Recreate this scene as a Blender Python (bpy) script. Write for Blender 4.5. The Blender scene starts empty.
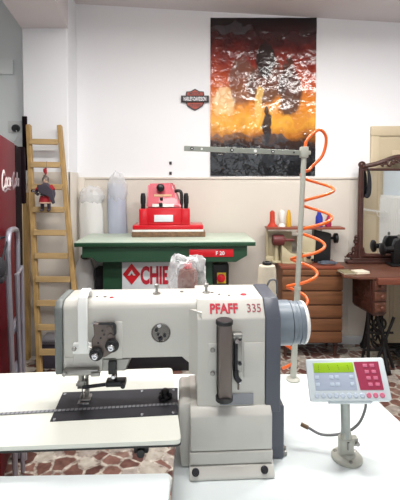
import bpy, bmesh, random
from math import *
from mathutils import Vector, Matrix
random.seed(7)
S = bpy.context.scene
C = S.collection

# ------------------------------------------------------------------ materials
def lin(h):
    h = h.lstrip('#'); o = []
    for i in (0, 2, 4):
        c = int(h[i:i+2], 16)/255
        o.append(c/12.92 if c <= .04045 else ((c+.055)/1.055)**2.4)
    return (*o, 1)

MATS = {}
def mat(name, col, rough=.5, metal=0, var=0, vscale=8, bump=0, bscale=60, coat=0, spec=.5, stretch=None, col2=None):
    if name in MATS: return MATS[name]
    m = bpy.data.materials.new(name); m.use_nodes = True
    nt = m.node_tree; b = nt.nodes['Principled BSDF']
    b.inputs['Base Color'].default_value = lin(col)
    b.inputs['Roughness'].default_value = rough
    b.inputs['Metallic'].default_value = metal
    b.inputs['Coat Weight'].default_value = coat
    b.inputs['Specular IOR Level'].default_value = spec
    tc = nt.nodes.new('ShaderNodeTexCoord'); mp = nt.nodes.new('ShaderNodeMapping')
    nt.links.new(tc.outputs['Object'], mp.inputs['Vector'])
    if stretch: mp.inputs['Scale'].default_value = stretch
    n = nt.nodes.new('ShaderNodeTexNoise'); n.inputs['Scale'].default_value = vscale; n.inputs['Detail'].default_value = 5
    nt.links.new(mp.outputs[0], n.inputs['Vector'])
    r = nt.nodes.new('ShaderNodeValToRGB')
    c = lin(col); k = 1-var
    c2 = lin(col2) if col2 else (c[0]*k, c[1]*k, c[2]*k, 1)
    r.color_ramp.elements[0].position = .32; r.color_ramp.elements[0].color = c2
    r.color_ramp.elements[1].position = .68; r.color_ramp.elements[1].color = c
    nt.links.new(n.outputs['Fac'], r.inputs['Fac']); nt.links.new(r.outputs['Color'], b.inputs['Base Color'])
    if bump:
        nb = nt.nodes.new('ShaderNodeTexNoise'); nb.inputs['Scale'].default_value = bscale
        nt.links.new(mp.outputs[0], nb.inputs['Vector'])
        bp = nt.nodes.new('ShaderNodeBump'); bp.inputs['Strength'].default_value = bump; bp.inputs['Distance'].default_value = .01
        nt.links.new(nb.outputs['Fac'], bp.inputs['Height']); nt.links.new(bp.outputs[0], b.inputs['Normal'])
    MATS[name] = m
    return m

WALL = mat('wall_paint', '#f1f1f3', .9, var=.02, vscale=2, bump=.05, bscale=200)
WAIN = mat('wainscot_paint', '#ddd5ca', .55, var=.04, vscale=3)
PILLAR = mat('pillar_paint', '#f0f1f4', .85, var=.02, vscale=2, bump=.08, bscale=90)
CEIL = mat('ceiling_paint', '#dcd6d6', .95, var=.03, vscale=2)
ALCOVE = mat('alcove_paint', '#e2e8e7', .8, var=.03, vscale=2)
CREAM = mat('machine_enamel', '#cac8c1', .35, var=.03, vscale=6, coat=.2)
GREYCOV = mat('grey_plastic_cover', '#50545f', .4, var=.05)
GREYWHL = mat('grey_wheel_plastic', '#76808a', .35, var=.03)
FACE = mat('grey_face_cover', '#6f7472', .45, var=.04)
LAM = mat('white_laminate', '#e6e8de', .3, var=.015, vscale=3)
TBL = mat('white_table_laminate', '#dfe7e8', .35, var=.02, vscale=2)
DARK = mat('dark_metal', '#2b2b30', .4, metal=.4, var=.1)
BLACKP = mat('black_plastic', '#161618', .4, var=.1)
PLATE = mat('dark_slide_plate', '#38383f', .35, metal=.5, var=.15, vscale=30)
CHROME = mat('chrome', '#c9c9cc', .18, metal=1, var=.05)
STEEL = mat('brushed_steel', '#9a9894', .35, metal=.8, var=.1, vscale=20)
TAUPE = mat('taupe_metal', '#6d625c', .4, metal=.3, var=.1)
WHITEP = mat('white_plastic', '#ecedea', .4, var=.02)
REDPAINT = mat('red_lettering', '#b51f34', .5)
DKRED = mat('crimson_lettering', '#93404a', .5)
GREYLBL = mat('grey_label', '#8d9096', .5)
POSTP = mat('grey_beige_paint', '#b5b5aa', .4, var=.05)
ORANGE = mat('orange_plastic', '#f36a21', .35, var=.03, coat=.2)
YARN = mat('cream_yarn', '#d9cdb8', .8, var=.1, vscale=4, bump=.5, bscale=180, stretch=(1, 1, 12))
GREEN = mat('green_enamel', '#284d37', .4, var=.12, vscale=5)
PALEGREEN = mat('worn_pale_green', '#c4d3c2', .4, var=.12, vscale=6)
PRED = mat('press_red_enamel', '#cf1524', .32, var=.05, coat=.4)
PPINK = mat('press_pale_red_enamel', '#c94355', .4, var=.06, coat=.2)
BOARD = mat('worn_brown_board', '#8a6b50', .8, var=.5, vscale=30)
SIGNW = mat('white_sign', '#dfe6ea', .4)
YELLOW = mat('yellow_plastic', '#e7c22a', .4)
PINE = mat('pine_wood', '#b7955f', .6, var=.28, vscale=7, stretch=(6, 6, .7))
PINE2 = mat('pine_slat', '#c0a170', .6, var=.28, vscale=7, stretch=(.8, 6, 6))
PLANKP = mat('pale_plank', '#d9c4a4', .7, var=.15, vscale=8, stretch=(6, 6, .5))
WALNUT = mat('dark_carved_wood', '#4c2a22', .38, var=.35, vscale=9, stretch=(1, 1, 3), coat=.2)
TABWOOD = mat('old_brown_wood', '#6d4433', .4, var=.35, vscale=8, stretch=(.6, 5, 5))
DRESS = mat('dresser_wood', '#865839', .5, var=.3, vscale=6, stretch=(.6, 6, 6), bump=.05)
DRESSTOP = mat('dresser_top_wood', '#8f4c38', .45, var=.25, vscale=6, stretch=(.6, 6, 6))
IRON = mat('black_cast_iron', '#1c1a1b', .5, metal=.4, var=.2)
FRIDGE = mat('red_fridge_panel', '#5c0415', .55, var=.12, vscale=2, spec=.2)
FBLACK = mat('black_fridge_trim', '#170d12', .8, var=.1, spec=.05)
SCRIPTW = mat('white_script', '#e6dede', .5)
ALU = mat('grey_aluminium', '#9c9ba6', .35, metal=.6, var=.08)
DOORP = mat('beige_door_paint', '#cbbb9d', .5, var=.06, vscale=3)
BASEB = mat('pale_baseboard', '#cfd2d4', .5, var=.05)
PAPER = mat('cream_paper', '#e6ddc8', .8, var=.04)
BOOKG = mat('olive_book', '#8a8264', .7, var=.1)
PINKPANEL = mat('magenta_panel', '#9a2b4b', .45, var=.04)
BLUEPANEL = mat('grey_blue_panel', '#a9b4c6', .5, var=.03)
LCD = mat('green_lcd', '#9ac21f', .3, var=.06)
LCDINK = mat('lcd_ink', '#4c6a10', .5)
BTNG = mat('grey_button', '#b7c3d2', .4)
BTNP = mat('pink_button', '#c86a86', .4)
FOLD = mat('white_wrapped_fabric', '#e4e4e2', .7, var=.1, vscale=10, bump=.6, bscale=18, stretch=(1, 1, .3))
BLUEF = mat('pale_blue_wrapped_fabric', '#bcc2d3', .6, var=.12, vscale=10, bump=.4, bscale=18, stretch=(1, 1, .3))
CABLE = mat('grey_cable', '#6a6a6c', .5)
EMBO = mat('emblem_orange', '#a5402f', .5, var=.1)
EMBW = mat('emblem_white', '#dfdfe2', .5)
EMBB = mat('emblem_black', '#2a1d20', .45)
BLUE = mat('blue_thread', '#1f2f9a', .7, bump=.3, bscale=200)
MAGT = mat('magenta_thread', '#a01848', .7, bump=.3, bscale=200)
REDT = mat('orange_red_thread', '#c23a22', .7, bump=.3, bscale=200)
WHT = mat('white_thread', '#e8e6e0', .7, bump=.3, bscale=200)
YELT = mat('yellow_thread', '#d9a520', .7, bump=.3, bscale=200)
BROWNT = mat('red_brown_thread', '#8a5042', .75, var=.3, vscale=30, bump=.4, bscale=120)
OLDCREAM = mat('aged_cream_enamel', '#c9bd9c', .45, var=.15, vscale=8)
MOTORR = mat('red_brown_motor', '#6d2f2f', .5, var=.2)
CLOTH = mat('dark_grey_cloth', '#4a4450', .85, var=.2)
DOLLR = mat('red_cloth', '#a51f2b', .8, var=.15)
DOLLF = mat('doll_skin', '#d8b59d', .7)
BLACKC = mat('black_fabric', '#1d1c22', .85, var=.2)
SOCK = mat('white_socket', '#d6d8d6', .5)
HOOKM = mat('dark_hook', '#33302f', .5)

def mirror_mat():
    m = bpy.data.materials.new('mirror_silver'); m.use_nodes = True
    b = m.node_tree.nodes['Principled BSDF']
    b.inputs['Metallic'].default_value = 1; b.inputs['Roughness'].default_value = .03
    b.inputs['Base Color'].default_value = (.86, .87, .86, 1)
    return m
MIRROR = mirror_mat()

def bag_mat():
    m = bpy.data.materials.new('clear_plastic_film'); m.use_nodes = True
    nt = m.node_tree; b = nt.nodes['Principled BSDF']
    b.inputs['Base Color'].default_value = (.93, .93, .95, 1); b.inputs['Roughness'].default_value = .18
    b.inputs['Alpha'].default_value = .3
    lw = nt.nodes.new('ShaderNodeLayerWeight'); lw.inputs['Blend'].default_value = .45
    mr = nt.nodes.new('ShaderNodeMapRange'); mr.inputs['To Min'].default_value = .16; mr.inputs['To Max'].default_value = .9
    nt.links.new(lw.outputs['Facing'], mr.inputs['Value']); nt.links.new(mr.outputs[0], b.inputs['Alpha'])
    n = nt.nodes.new('ShaderNodeTexNoise'); n.inputs['Scale'].default_value = 22; n.inputs['Detail'].default_value = 3
    tc = nt.nodes.new('ShaderNodeTexCoord'); nt.links.new(tc.outputs['Object'], n.inputs['Vector'])
    bp = nt.nodes.new('ShaderNodeBump'); bp.inputs['Strength'].default_value = 1; bp.inputs['Distance'].default_value = .03
    nt.links.new(n.outputs['Fac'], bp.inputs['Height']); nt.links.new(bp.outputs[0], b.inputs['Normal'])
    return m
BAG = bag_mat()
FILM = mat('milky_plastic_film', '#f2f3f6', .2, bump=.6, bscale=30)
FILM.node_tree.nodes['Principled BSDF'].inputs['Alpha'].default_value = .38

def floor_mat():
    m = bpy.data.materials.new('crazy_marble_paving'); m.use_nodes = True
    nt = m.node_tree; b = nt.nodes['Principled BSDF']; b.inputs['Roughness'].default_value = .22
    tc = nt.nodes.new('ShaderNodeTexCoord')
    nz = nt.nodes.new('ShaderNodeTexNoise'); nz.inputs['Scale'].default_value = 5; nz.inputs['Detail'].default_value = 3
    nt.links.new(tc.outputs['Object'], nz.inputs['Vector'])
    mx = nt.nodes.new('ShaderNodeVectorMath'); mx.operation = 'MULTIPLY_ADD'; mx.inputs[1].default_value = (.12, .12, 0)
    nt.links.new(nz.outputs['Color'], mx.inputs[0]); nt.links.new(tc.outputs['Object'], mx.inputs[2])
    v = nt.nodes.new('ShaderNodeTexVoronoi'); v.inputs['Scale'].default_value = 11.5; v.voronoi_dimensions = '2D'
    e = nt.nodes.new('ShaderNodeTexVoronoi'); e.inputs['Scale'].default_value = 11.5; e.voronoi_dimensions = '2D'; e.feature = 'DISTANCE_TO_EDGE'
    nt.links.new(mx.outputs[0], v.inputs['Vector']); nt.links.new(mx.outputs[0], e.inputs['Vector'])
    sx = nt.nodes.new('ShaderNodeSeparateColor'); nt.links.new(v.outputs['Color'], sx.inputs[0])
    r = nt.nodes.new('ShaderNodeValToRGB'); r.color_ramp.interpolation = 'CONSTANT'
    els = [(0, '#6b4a43'), (.22, '#7d5a51'), (.40, '#5a3d38'), (.56, '#a0958d'), (.72, '#876a60'), (.86, '#b5ada2')]
    r.color_ramp.elements[0].color = lin(els[0][1])
    r.color_ramp.elements[1].position = els[1][0]; r.color_ramp.elements[1].color = lin(els[1][1])
    for p, c in els[2:]:
        el = r.color_ramp.elements.new(p); el.color = lin(c)
    nt.links.new(sx.outputs[0], r.inputs['Fac'])
    n2 = nt.nodes.new('ShaderNodeTexNoise'); n2.inputs['Scale'].default_value = 25; n2.inputs['Detail'].default_value = 8
    nt.links.new(tc.outputs['Object'], n2.inputs['Vector'])
    gr = nt.nodes.new('ShaderNodeValToRGB'); gr.color_ramp.elements[0].position = .35; gr.color_ramp.elements[0].color = lin('#85766f')
    gr.color_ramp.elements[1].position = .65; gr.color_ramp.elements[1].color = lin('#c9c1b4')
    nt.links.new(n2.outputs['Fac'], gr.inputs['Fac'])
    th = nt.nodes.new('ShaderNodeMapRange'); th.inputs['From Min'].default_value = .05; th.inputs['From Max'].default_value = .13
    nt.links.new(e.outputs['Distance'], th.inputs['Value'])
    mm = nt.nodes.new('ShaderNodeMix'); mm.data_type = 'RGBA'
    nt.links.new(th.outputs[0], mm.inputs['Factor']); nt.links.new(gr.outputs['Color'], mm.inputs['A']); nt.links.new(r.outputs['Color'], mm.inputs['B'])
    m2 = nt.nodes.new('ShaderNodeMix'); m2.data_type = 'RGBA'; m2.blend_type = 'SOFT_LIGHT'; m2.inputs['Factor'].default_value = .9
    nt.links.new(mm.outputs['Result'], m2.inputs['A']); nt.links.new(n2.outputs['Fac'], m2.inputs['B'])
    nt.links.new(m2.outputs['Result'], b.inputs['Base Color'])
    return m
FLOOR = floor_mat()

def tape_mat():
    m = bpy.data.materials.new('grey_measuring_tape'); m.use_nodes = True
    nt = m.node_tree; b = nt.nodes['Principled BSDF']; b.inputs['Roughness'].default_value = .4
    tc = nt.nodes.new('ShaderNodeTexCoord'); sp = nt.nodes.new('ShaderNodeSeparateXYZ'); nt.links.new(tc.outputs['Object'], sp.inputs[0])
    f = nt.nodes.new('ShaderNodeMath'); f.operation = 'MULTIPLY'; f.inputs[1].default_value = 100; nt.links.new(sp.outputs['X'], f.inputs[0])
    g = nt.nodes.new('ShaderNodeMath'); g.operation = 'FRACT'; nt.links.new(f.outputs[0], g.inputs[0])
    l = nt.nodes.new('ShaderNodeMath'); l.operation = 'LESS_THAN'; l.inputs[1].default_value = .3; nt.links.new(g.outputs[0], l.inputs[0])
    x = nt.nodes.new('ShaderNodeMix'); x.data_type = 'RGBA'; x.inputs['A'].default_value = lin('#9a9ca2'); x.inputs['B'].default_value = lin('#55565e')
    nt.links.new(l.outputs[0], x.inputs['Factor']); nt.links.new(x.outputs['Result'], b.inputs['Base Color'])
    return m
TAPE = tape_mat()

def poster_mat(w, h):
    m = bpy.data.materials.new('glossy_fiery_poster'); m.use_nodes = True
    nt = m.node_tree; b = nt.nodes['Principled BSDF']; b.inputs['Roughness'].default_value = .22
    tc = nt.nodes.new('ShaderNodeTexCoord'); mp = nt.nodes.new('ShaderNodeMapping')
    mp.inputs['Scale'].default_value = (1/w, 1, 1/h); nt.links.new(tc.outputs['Object'], mp.inputs['Vector'])
    sp = nt.nodes.new('ShaderNodeSeparateXYZ'); nt.links.new(mp.outputs[0], sp.inputs[0])
    def math_(op, a, bb=None, clamp=False):
        n = nt.nodes.new('ShaderNodeMath'); n.operation = op; n.use_clamp = clamp
        for i, q in enumerate((a, bb)):
            if q is None: continue
            if isinstance(q, (int, float)): n.inputs[i].default_value = q
            else: nt.links.new(q, n.inputs[i])
        return n.outputs[0]
    nz = nt.nodes.new('ShaderNodeTexNoise'); nz.inputs['Scale'].default_value = 6; nz.inputs['Detail'].default_value = 5
    nt.links.new(tc.outputs['Object'], nz.inputs['Vector'])
    wob = math_('MULTIPLY', math_('SUBTRACT', nz.outputs['Fac'], .5), .22)
    zz = math_('ADD', sp.outputs['Z'], wob); xx = math_('ADD', sp.outputs['X'], math_('MULTIPLY', wob, .5))
    r = nt.nodes.new('ShaderNodeValToRGB')
    els = [(0, '#0e0f12'), (.15, '#1b1c20'), (.22, '#3c2418'), (.27, '#b06a22'), (.35, '#f0ac3e'), (.45, '#e08a2c'), (.60, '#bf4e22'), (.72, '#82261a'), (.84, '#401416'), (1, '#140d10')]
    r.color_ramp.elements[0].color = lin(els[0][1]); r.color_ramp.elements[1].position = 1; r.color_ramp.elements[1].color = lin(els[-1][1])
    for p, c in els[1:-1]:
        e = r.color_ramp.elements.new(p); e.color = lin(c)
    nt.links.new(zz, r.inputs['Fac'])
    col = r.outputs['Color']
    # soft dark cloud-like masses and pale flares printed on the sheet
    for cx, cz, a, bb, c, k in ((.30, .60, .13, .16, '#6a4a3c', .75), (.53, .58, .19, .13, '#4e3328', .85), (.52, .74, .09, .12, '#1f1514', .95),
                                (.75, .53, .12, .15, '#43302e', .9), (.73, .67, .055, .065, '#4a2b20', .95), (.54, .31, .045, .09, '#26242a', .95), (.53, .41, .02, .03, '#1c1a1e', .9),
                                (.46, .46, .035, .12, '#f3c46a', .75), (.13, .47, .11, .09, '#f5d79c', .55), (.62, .24, .14, .035, '#3a3d42', .8),
                                (.2, .93, .2, .04, '#4c4c50', .5), (.5, .13, .4, .03, '#3c4045', .4), (.86, .38, .1, .06, '#c77a33', .6), (.2, .26, .2, .02, '#57483e', .6)):
        dx = math_('DIVIDE', math_('SUBTRACT', xx, cx), a); dz = math_('DIVIDE', math_('SUBTRACT', zz, cz), bb)
        d = math_('ADD', math_('MULTIPLY', dx, dx), math_('MULTIPLY', dz, dz))
        f = math_('MULTIPLY', math_('MULTIPLY', math_('SUBTRACT', 1.15, d), 2.2, True), k, True)
        x = nt.nodes.new('ShaderNodeMix'); x.data_type = 'RGBA'; x.inputs['B'].default_value = lin(c)
        nt.links.new(f, x.inputs['Factor']); nt.links.new(col, x.inputs['A']); col = x.outputs['Result']
    nt.links.new(col, b.inputs['Base Color'])
    v = nt.nodes.new('ShaderNodeTexVoronoi'); v.inputs['Scale'].default_value = 6; v.feature = 'SMOOTH_F1'; v.distance = 'MANHATTAN'
    v.inputs['Smoothness'].default_value = .25
    nw = nt.nodes.new('ShaderNodeTexNoise'); nw.inputs['Scale'].default_value = 9; nt.links.new(tc.outputs['Object'], nw.inputs['Vector'])
    va = nt.nodes.new('ShaderNodeVectorMath'); va.operation = 'MULTIPLY_ADD'; va.inputs[1].default_value = (.25, .25, .25)
    nt.links.new(nw.outputs['Color'], va.inputs[0]); nt.links.new(tc.outputs['Object'], va.inputs[2]); nt.links.new(va.outputs[0], v.inputs['Vector'])
    bp = nt.nodes.new('ShaderNodeBump'); bp.inputs['Strength'].default_value = .3; bp.inputs['Distance'].default_value = .02
    nt.links.new(v.outputs['Distance'], bp.inputs['Height']); nt.links.new(bp.outputs[0], b.inputs['Normal'])
    b.inputs['Roughness'].default_value = .16; b.inputs['Specular IOR Level'].default_value = .6
    return m

# ------------------------------------------------------------------ mesh helpers
def nb(): return bmesh.new()
def _fin(B, vs, M, bev, seg):
    vs = [v for v in vs if v.is_valid]
    if bev:
        es = set()
        for v in vs:
            for e in v.link_edges:
                if len(e.link_faces) == 2 and e.calc_face_angle(0) > .45: es.add(e)
        old = set(B.verts) - set(vs)
        bmesh.ops.bevel(B, geom=list(es), offset=bev, segments=seg, affect='EDGES', profile=.5, clamp_overlap=True)
        vs = [v for v in B.verts if v not in old]
    if M is not None: bmesh.ops.transform(B, matrix=M, verts=vs)
    return vs
def box(B, x0, x1, y0, y1, z0, z1, bev=0, seg=2, M=None):
    vs = bmesh.ops.create_cube(B, size=1)['verts']
    for v in vs:
        v.co = ((x0+x1)/2+v.co.x*abs(x1-x0), (y0+y1)/2+v.co.y*abs(y1-y0), (z0+z1)/2+v.co.z*abs(z1-z0))
    return _fin(B, vs, M, bev, seg)
def prism(B, poly, c0, c1, axis='y', bev=0, seg=2, M=None):
    def P(a, b, c): return {'y': (a, c, b), 'x': (c, a, b), 'z': (a, b, c)}[axis]
    A = [B.verts.new(P(a, b, c0)) for a, b in poly]; D = [B.verts.new(P(a, b, c1)) for a, b in poly]
    fs = [B.faces.new(A), B.faces.new(D)]
    n = len(poly)
    for i in range(n): fs.append(B.faces.new((A[i], A[(i+1) % n], D[(i+1) % n], D[i])))
    bmesh.ops.recalc_face_normals(B, faces=fs)
    return _fin(B, A+D, M, bev, seg)
def cyl(B, p0, p1, r0, r1=None, seg=20, bev=0):
    p0, p1 = Vector(p0), Vector(p1); r1 = r0 if r1 is None else r1
    d = p1-p0
    vs = bmesh.ops.create_cone(B, cap_ends=True, cap_tris=False, segments=seg, radius1=r0, radius2=r1, depth=d.length)['verts']
    M = Matrix.Translation((p0+p1)/2) @ d.to_track_quat('Z', 'Y').to_matrix().to_4x4()
    return _fin(B, vs, M, bev, 2)
def sph(B, c, r, seg=16):
    vs = bmesh.ops.create_uvsphere(B, u_segments=seg, v_segments=max(6, seg*2//3), radius=1)['verts']
    r = (r, r, r) if isinstance(r, (int, float)) else r
    for v in vs: v.co = (c[0]+v.co.x*r[0], c[1]+v.co.y*r[1], c[2]+v.co.z*r[2])
    return vs
def lathe(B, prof, c=(0, 0, 0), axis=(0, 0, 1), seg=28):
    R = Vector(axis).to_track_quat('Z', 'Y').to_matrix().to_4x4(); M = Matrix.Translation(c) @ R
    rings = []
    for r, z in prof:
        if r < 1e-6: rings.append([B.verts.new(M @ Vector((0, 0, z)))])
        else: rings.append([B.verts.new(M @ Vector((r*cos(2*pi*k/seg), r*sin(2*pi*k/seg), z))) for k in range(seg)])
    fs = []
    for a, b in zip(rings, rings[1:]):
        for k in range(seg):
            q = [a[k % len(a)], a[(k+1) % len(a)], b[(k+1) % len(b)], b[k % len(b)]]
            q = list(dict.fromkeys(q))
            if len(q) > 2: fs.append(B.faces.new(q))
    if len(rings[0]) > 1: fs.append(B.faces.new(rings[0][::-1]))
    if len(rings[-1]) > 1: fs.append(B.faces.new(rings[-1]))
    bmesh.ops.recalc_face_normals(B, faces=fs)
def tube(B, pts, r, seg=8):
    pts = [Vector(p) for p in pts]; n = len(pts); rings = []; up = None
    rr = r if isinstance(r, (list, tuple)) else [r]*n
    for i, p in enumerate(pts):
        t = (pts[min(i+1, n-1)]-pts[max(i-1, 0)]).normalized()
        if up is None: up = t.orthogonal().normalized()
        up = (up-t*up.dot(t)).normalized(); s = t.cross(up)
        rings.append([B.verts.new(p+(up*cos(2*pi*k/seg)+s*sin(2*pi*k/seg))*rr[i]) for k in range(seg)])
    for a, b in zip(rings, rings[1:]):
        for k in range(seg): B.faces.new((a[k], a[(k+1) % seg], b[(k+1) % seg], b[k]))
    B.faces.new(rings[0][::-1]); B.faces.new(rings[-1])
def beam(B, p0, p1, w, d, side=(1, 0, 0), bev=0):
    p0, p1 = Vector(p0), Vector(p1); t = p1-p0; L = t.length; t.normalize()
    s = Vector(side); s = (s-t*s.dot(t)).normalized(); n = t.cross(s)
    M = Matrix.Translation((p0+p1)/2) @ Matrix((s, n, t)).transposed().to_4x4()
    box(B, -w/2, w/2, -d/2, d/2, -L/2, L/2, bev, 1, M)
def smoothpath(pts, n=8):
    P = [Vector(p) for p in pts]; P = [2*P[0]-P[1]]+P+[2*P[-1]-P[-2]]; out = []
    for i in range(1, len(P)-2):
        for k in range(n):
            t = k/n; a, b, c, d = P[i-1:i+3]
            out.append(.5*((2*b)+(c-a)*t+(2*a-5*b+4*c-d)*t*t+(3*b-a-3*c+d)*t**3))
    out.append(P[-2]); return out
def text(B, s, size, loc, ext=.0008, bold=0, shear=0, M=None, width=None, align='CENTER', sx=1):
    """lettering standing in the x-z plane, facing -y, middle at loc"""
    cu = bpy.data.curves.new('t', 'FONT'); cu.body = s; cu.size = size; cu.extrude = ext; cu.offset = bold; cu.shear = shear
    cu.resolution_u = 3
    o = bpy.data.objects.new('t', cu); C.objects.link(o)
    bpy.context.view_layer.update()
    me = bpy.data.meshes.new_from_object(o.evaluated_get(bpy.context.evaluated_depsgraph_get()))
    bpy.data.objects.remove(o); bpy.data.curves.remove(cu)
    xs = [v.co.x for v in me.vertices]; ys = [v.co.y for v in me.vertices]
    k = width/(max(xs)-min(xs)) if width else sx
    T = Matrix.Translation(loc) @ (M if M is not None else Matrix.Rotation(pi/2, 4, 'X')) @ Matrix.Diagonal((k, 1, 1, 1)) @ Matrix.Translation((-(max(xs)+min(xs))/2, -(max(ys)+min(ys))/2, 0))
    me.transform(T); B.from_mesh(me); bpy.data.meshes.remove(me)

def ob(name, B, m, parent=None, loc=None, rotz=0, label=None, sharp=35):
    me = bpy.data.meshes.new(name); B.to_mesh(me); B.free()
    if isinstance(m, (list, tuple)):
        for q in m: me.materials.append(q)
    else: me.materials.append(m)
    for p in me.polygons: p.use_smooth = True
    me.set_sharp_from_angle(angle=radians(sharp))
    o = bpy.data.objects.new(name, me); C.objects.link(o)
    if parent: o.parent = parent
    if loc: o.location = loc
    if rotz: o.rotation_euler = (0, 0, rotz)
    if label: o['label'] = label
    return o
def tag(o, label, cat, group=None):
    o['label'] = label; o['category'] = cat
    if group: o['group'] = group
    return o
def thing(name, label, cat, loc=(0, 0, 0), rotz=0, group=None, rot=None):
    o = bpy.data.objects.new(name, None); C.objects.link(o); o.empty_display_size = .05
    o.location = loc; o.rotation_euler = rot or (0, 0, rotz)
    return tag(o, label, cat, group)
def struct(name, B, m, parent=None, loc=None):
    o = ob(name, B, m, parent, loc)
    if not parent: o['kind'] = 'structure'
    return o
def copy_tree(o, parent=None):
    c = o.copy(); C.objects.link(c)
    if parent: c.parent = parent
    for ch in list(o.children): copy_tree(ch, c)
    return c

# ------------------------------------------------------------------ camera
cam = bpy.data.cameras.new('camera'); co = bpy.data.objects.new('camera', cam); C.objects.link(co)
co.location = (0, 0, 1.5); co.rotation_euler = (radians(88), 0, 0)
cam.sensor_fit = 'HORIZONTAL'; cam.sensor_width = 36; cam.lens = 36
cam.shift_y = -(250-197)/400
cam.clip_start = .02
S.camera = co

# ------------------------------------------------------------------ room shell
WY = 3.7
def ceil_z(x): return 3.066-.0574*x+.005*x*x*0 - .0*x
B = nb(); box(B, -2.6, 3.0, -2.4, WY+.1, -.1, 0); struct('floor', B, FLOOR)
B = nb(); prism(B, [(-2.6, ceil_z(-2.6)), (3.0, ceil_z(3.0)), (3.0, 3.4), (-2.6, 3.4)], -2.4, WY+.1, 'y'); struct('ceiling', B, CEIL)
B = nb(); box(B, -1.16, 3.0, WY, WY+.1, 0, 3.3); struct('wall_back', B, WALL)
B = nb(); box(B, -2.6, -1.16, WY, WY+.1, 0, 3.3); struct('wall_alcove', B, ALCOVE)
B = nb(); box(B, -2.6, -2.5, -2.4, WY, 0, 3.3); struct('wall_left', B, WALL)
B = nb(); box(B, 3.0, 3.1, -2.4, WY+.1, 0, 3.3); struct('wall_right', B, mat('pale_blue_paint', '#d3dde4', .8, var=.02))
# front wall (behind the camera) with a wide window opening, added for light
B = nb()
box(B, -2.6, -1.0, -2.5, -2.4, 0, 3.3); box(B, 1.6, 3.0, -2.5, -2.4, 0, 3.3)
box(B, -1.0, 1.6, -2.5, -2.4, 0, .9); box(B, -1.0, 1.6, -2.5, -2.4, 2.5, 3.3)
struct('wall_front', B, WALL)
B = nb()
for x0, x1, z0, z1 in ((-1.0, -.94, .9, 2.5), (1.54, 1.6, .9, 2.5), (-1, 1.6, .9, .96), (-1, 1.6, 2.44, 2.5), (.27, .33, .9, 2.5)):
    box(B, x0, x1, -2.47, -2.42, z0, z1, .004)
struct('added_window', B, WHITEP)  # unseen frame, added around the opening that lets light in
# pillar with its beam
B = nb(); box(B, -1.515, -1.13, 3.45, WY-.001, 0, ceil_z(-1.5), .006, 1); struct('wall_pillar', B, PILLAR)
B = nb()
bt = [(-1.515, 3.45), (-1.115, 3.45), (-.10, -1.0), (-.48, -1.0)]
bt = [(-1.52, 3.46), (-1.125, 3.46), (-1.04, 2.95), (-.38, -1.0), (-.78, -1.0), (-1.43, 2.95)]
prism(B, bt, 2.815, 3.3, 'z'); struct('ceiling_beam', B, CEIL)
# painted wainscot panels with a small rail
B = nb(); box(B, -1.06, 1.56, WY-.012, WY-.0005, 0, 1.535); box(B, -1.06, 1.56, WY-.022, WY-.0005, 1.535, 1.555, .004)
for x in (1.378,): box(B, x-.004, x+.004, WY-.016, WY-.005, .1, 1.535)
box(B, 1.378, 1.56, WY-.016, WY-.005, 1.16, 1.168)
struct('trim_1', B, WAIN)
B = nb(); box(B, -1.49, -1.118, 3.436, 3.4495, 0, 1.595, .003); box(B, -1.1305, -1.118, 3.436, WY-.013, 0, 1.595, .003)
box(B, -1.118, -1.06, WY-.03, WY-.0005, 0, 1.555, .003)
struct('trim_2', B, WAIN)
B = nb(); box(B, -1.06, 1.54, WY-.03, WY-.0125, 0, .078, .004); struct('baseboard_back', B, BASEB)
# shallow box outline on the alcove wall
B = nb(); box(B, -2.2, -1.70, WY-.03, WY-.0005, 2.49, 2.62, .004); struct('trim_3', B, ALCOVE)

# door in the back wall
d = nb()
for x0, x1, z0, z1 in ((1.564, 1.639, 0, 1.929), (2.45, 2.525, 0, 1.929), (1.564, 2.525, 1.93, 2.02)): box(d, x0, x1, WY-.035, WY-.0005, z0, z1, .006)
dr = struct('door_1', d, DOORP)
d = nb(); box(d, 1.641, 2.448, WY-.02, WY-.0005, .005, 1.928)
ob('door_panel', d, DOORP, dr)
d = nb()
for x0, x1, z0, z1 in ((1.76, 2.0, 1.1, 1.80), (2.09, 2.33, 1.1, 1.80), (1.76, 2.33, .2, .95)):
    box(d, x0, x1, WY-.026, WY-.019, z0, z1, .003); box(d, x0+.03, x1-.03, WY-.03, WY-.02, z0+.03, z1-.03, .004)
ob('raised_panel', d, DOORP, dr)

# beige wardrobe door and white slatted screen on the right wall (seen in the mirror)
d = nb(); box(d, 2.94, 2.9995, -.55, .60, 0, 2.1, .006)
for y0, y1 in ((-.48, .0), (.06, .54)):
    for z0, z1 in ((.15, .95), (1.05, 2.0)): box(d, 2.925, 2.945, y0, y1, z0, z1, .008)
struct('door_2', d, DOORP)
t = thing('slatted_screen', 'white vertical-slat screen on the right-hand wall, seen only in the mirror', 'screen', (2.98, 1.0, 0))
d = nb(); box(d, -.03, .0, -.385, .5, 0, .05, .004); ob('rail', d, WHITEP, t)
d = nb(); box(d, -.03, .0, -.385, .5, 1.27, 1.31, .004); ob('rail', d, WHITEP, t)
d = nb()
for k in range(16): box(d, -.045, -.02, -.38+.055*k, -.345+.055*k, .05, 1.27, .006, 1)
ob('slats', d, WHITEP, t)
t = thing('wire_shelf', 'small white wrought-iron shelf with scroll bracket, seen in the mirror', 'shelf', (2.925, .25, 1.05))
d = nb()
for k in range(4): tube(d, [(-.03-.05*k, -.3, 0), (-.03-.05*k, .72, 0)], .0035, 6)
for y in (-.3, .0, .3, .72): tube(d, [(-.01, y, 0), (-.19, y, 0)], .0035, 6)
ob('shelf_rods', d, WHITEP, t)
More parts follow.
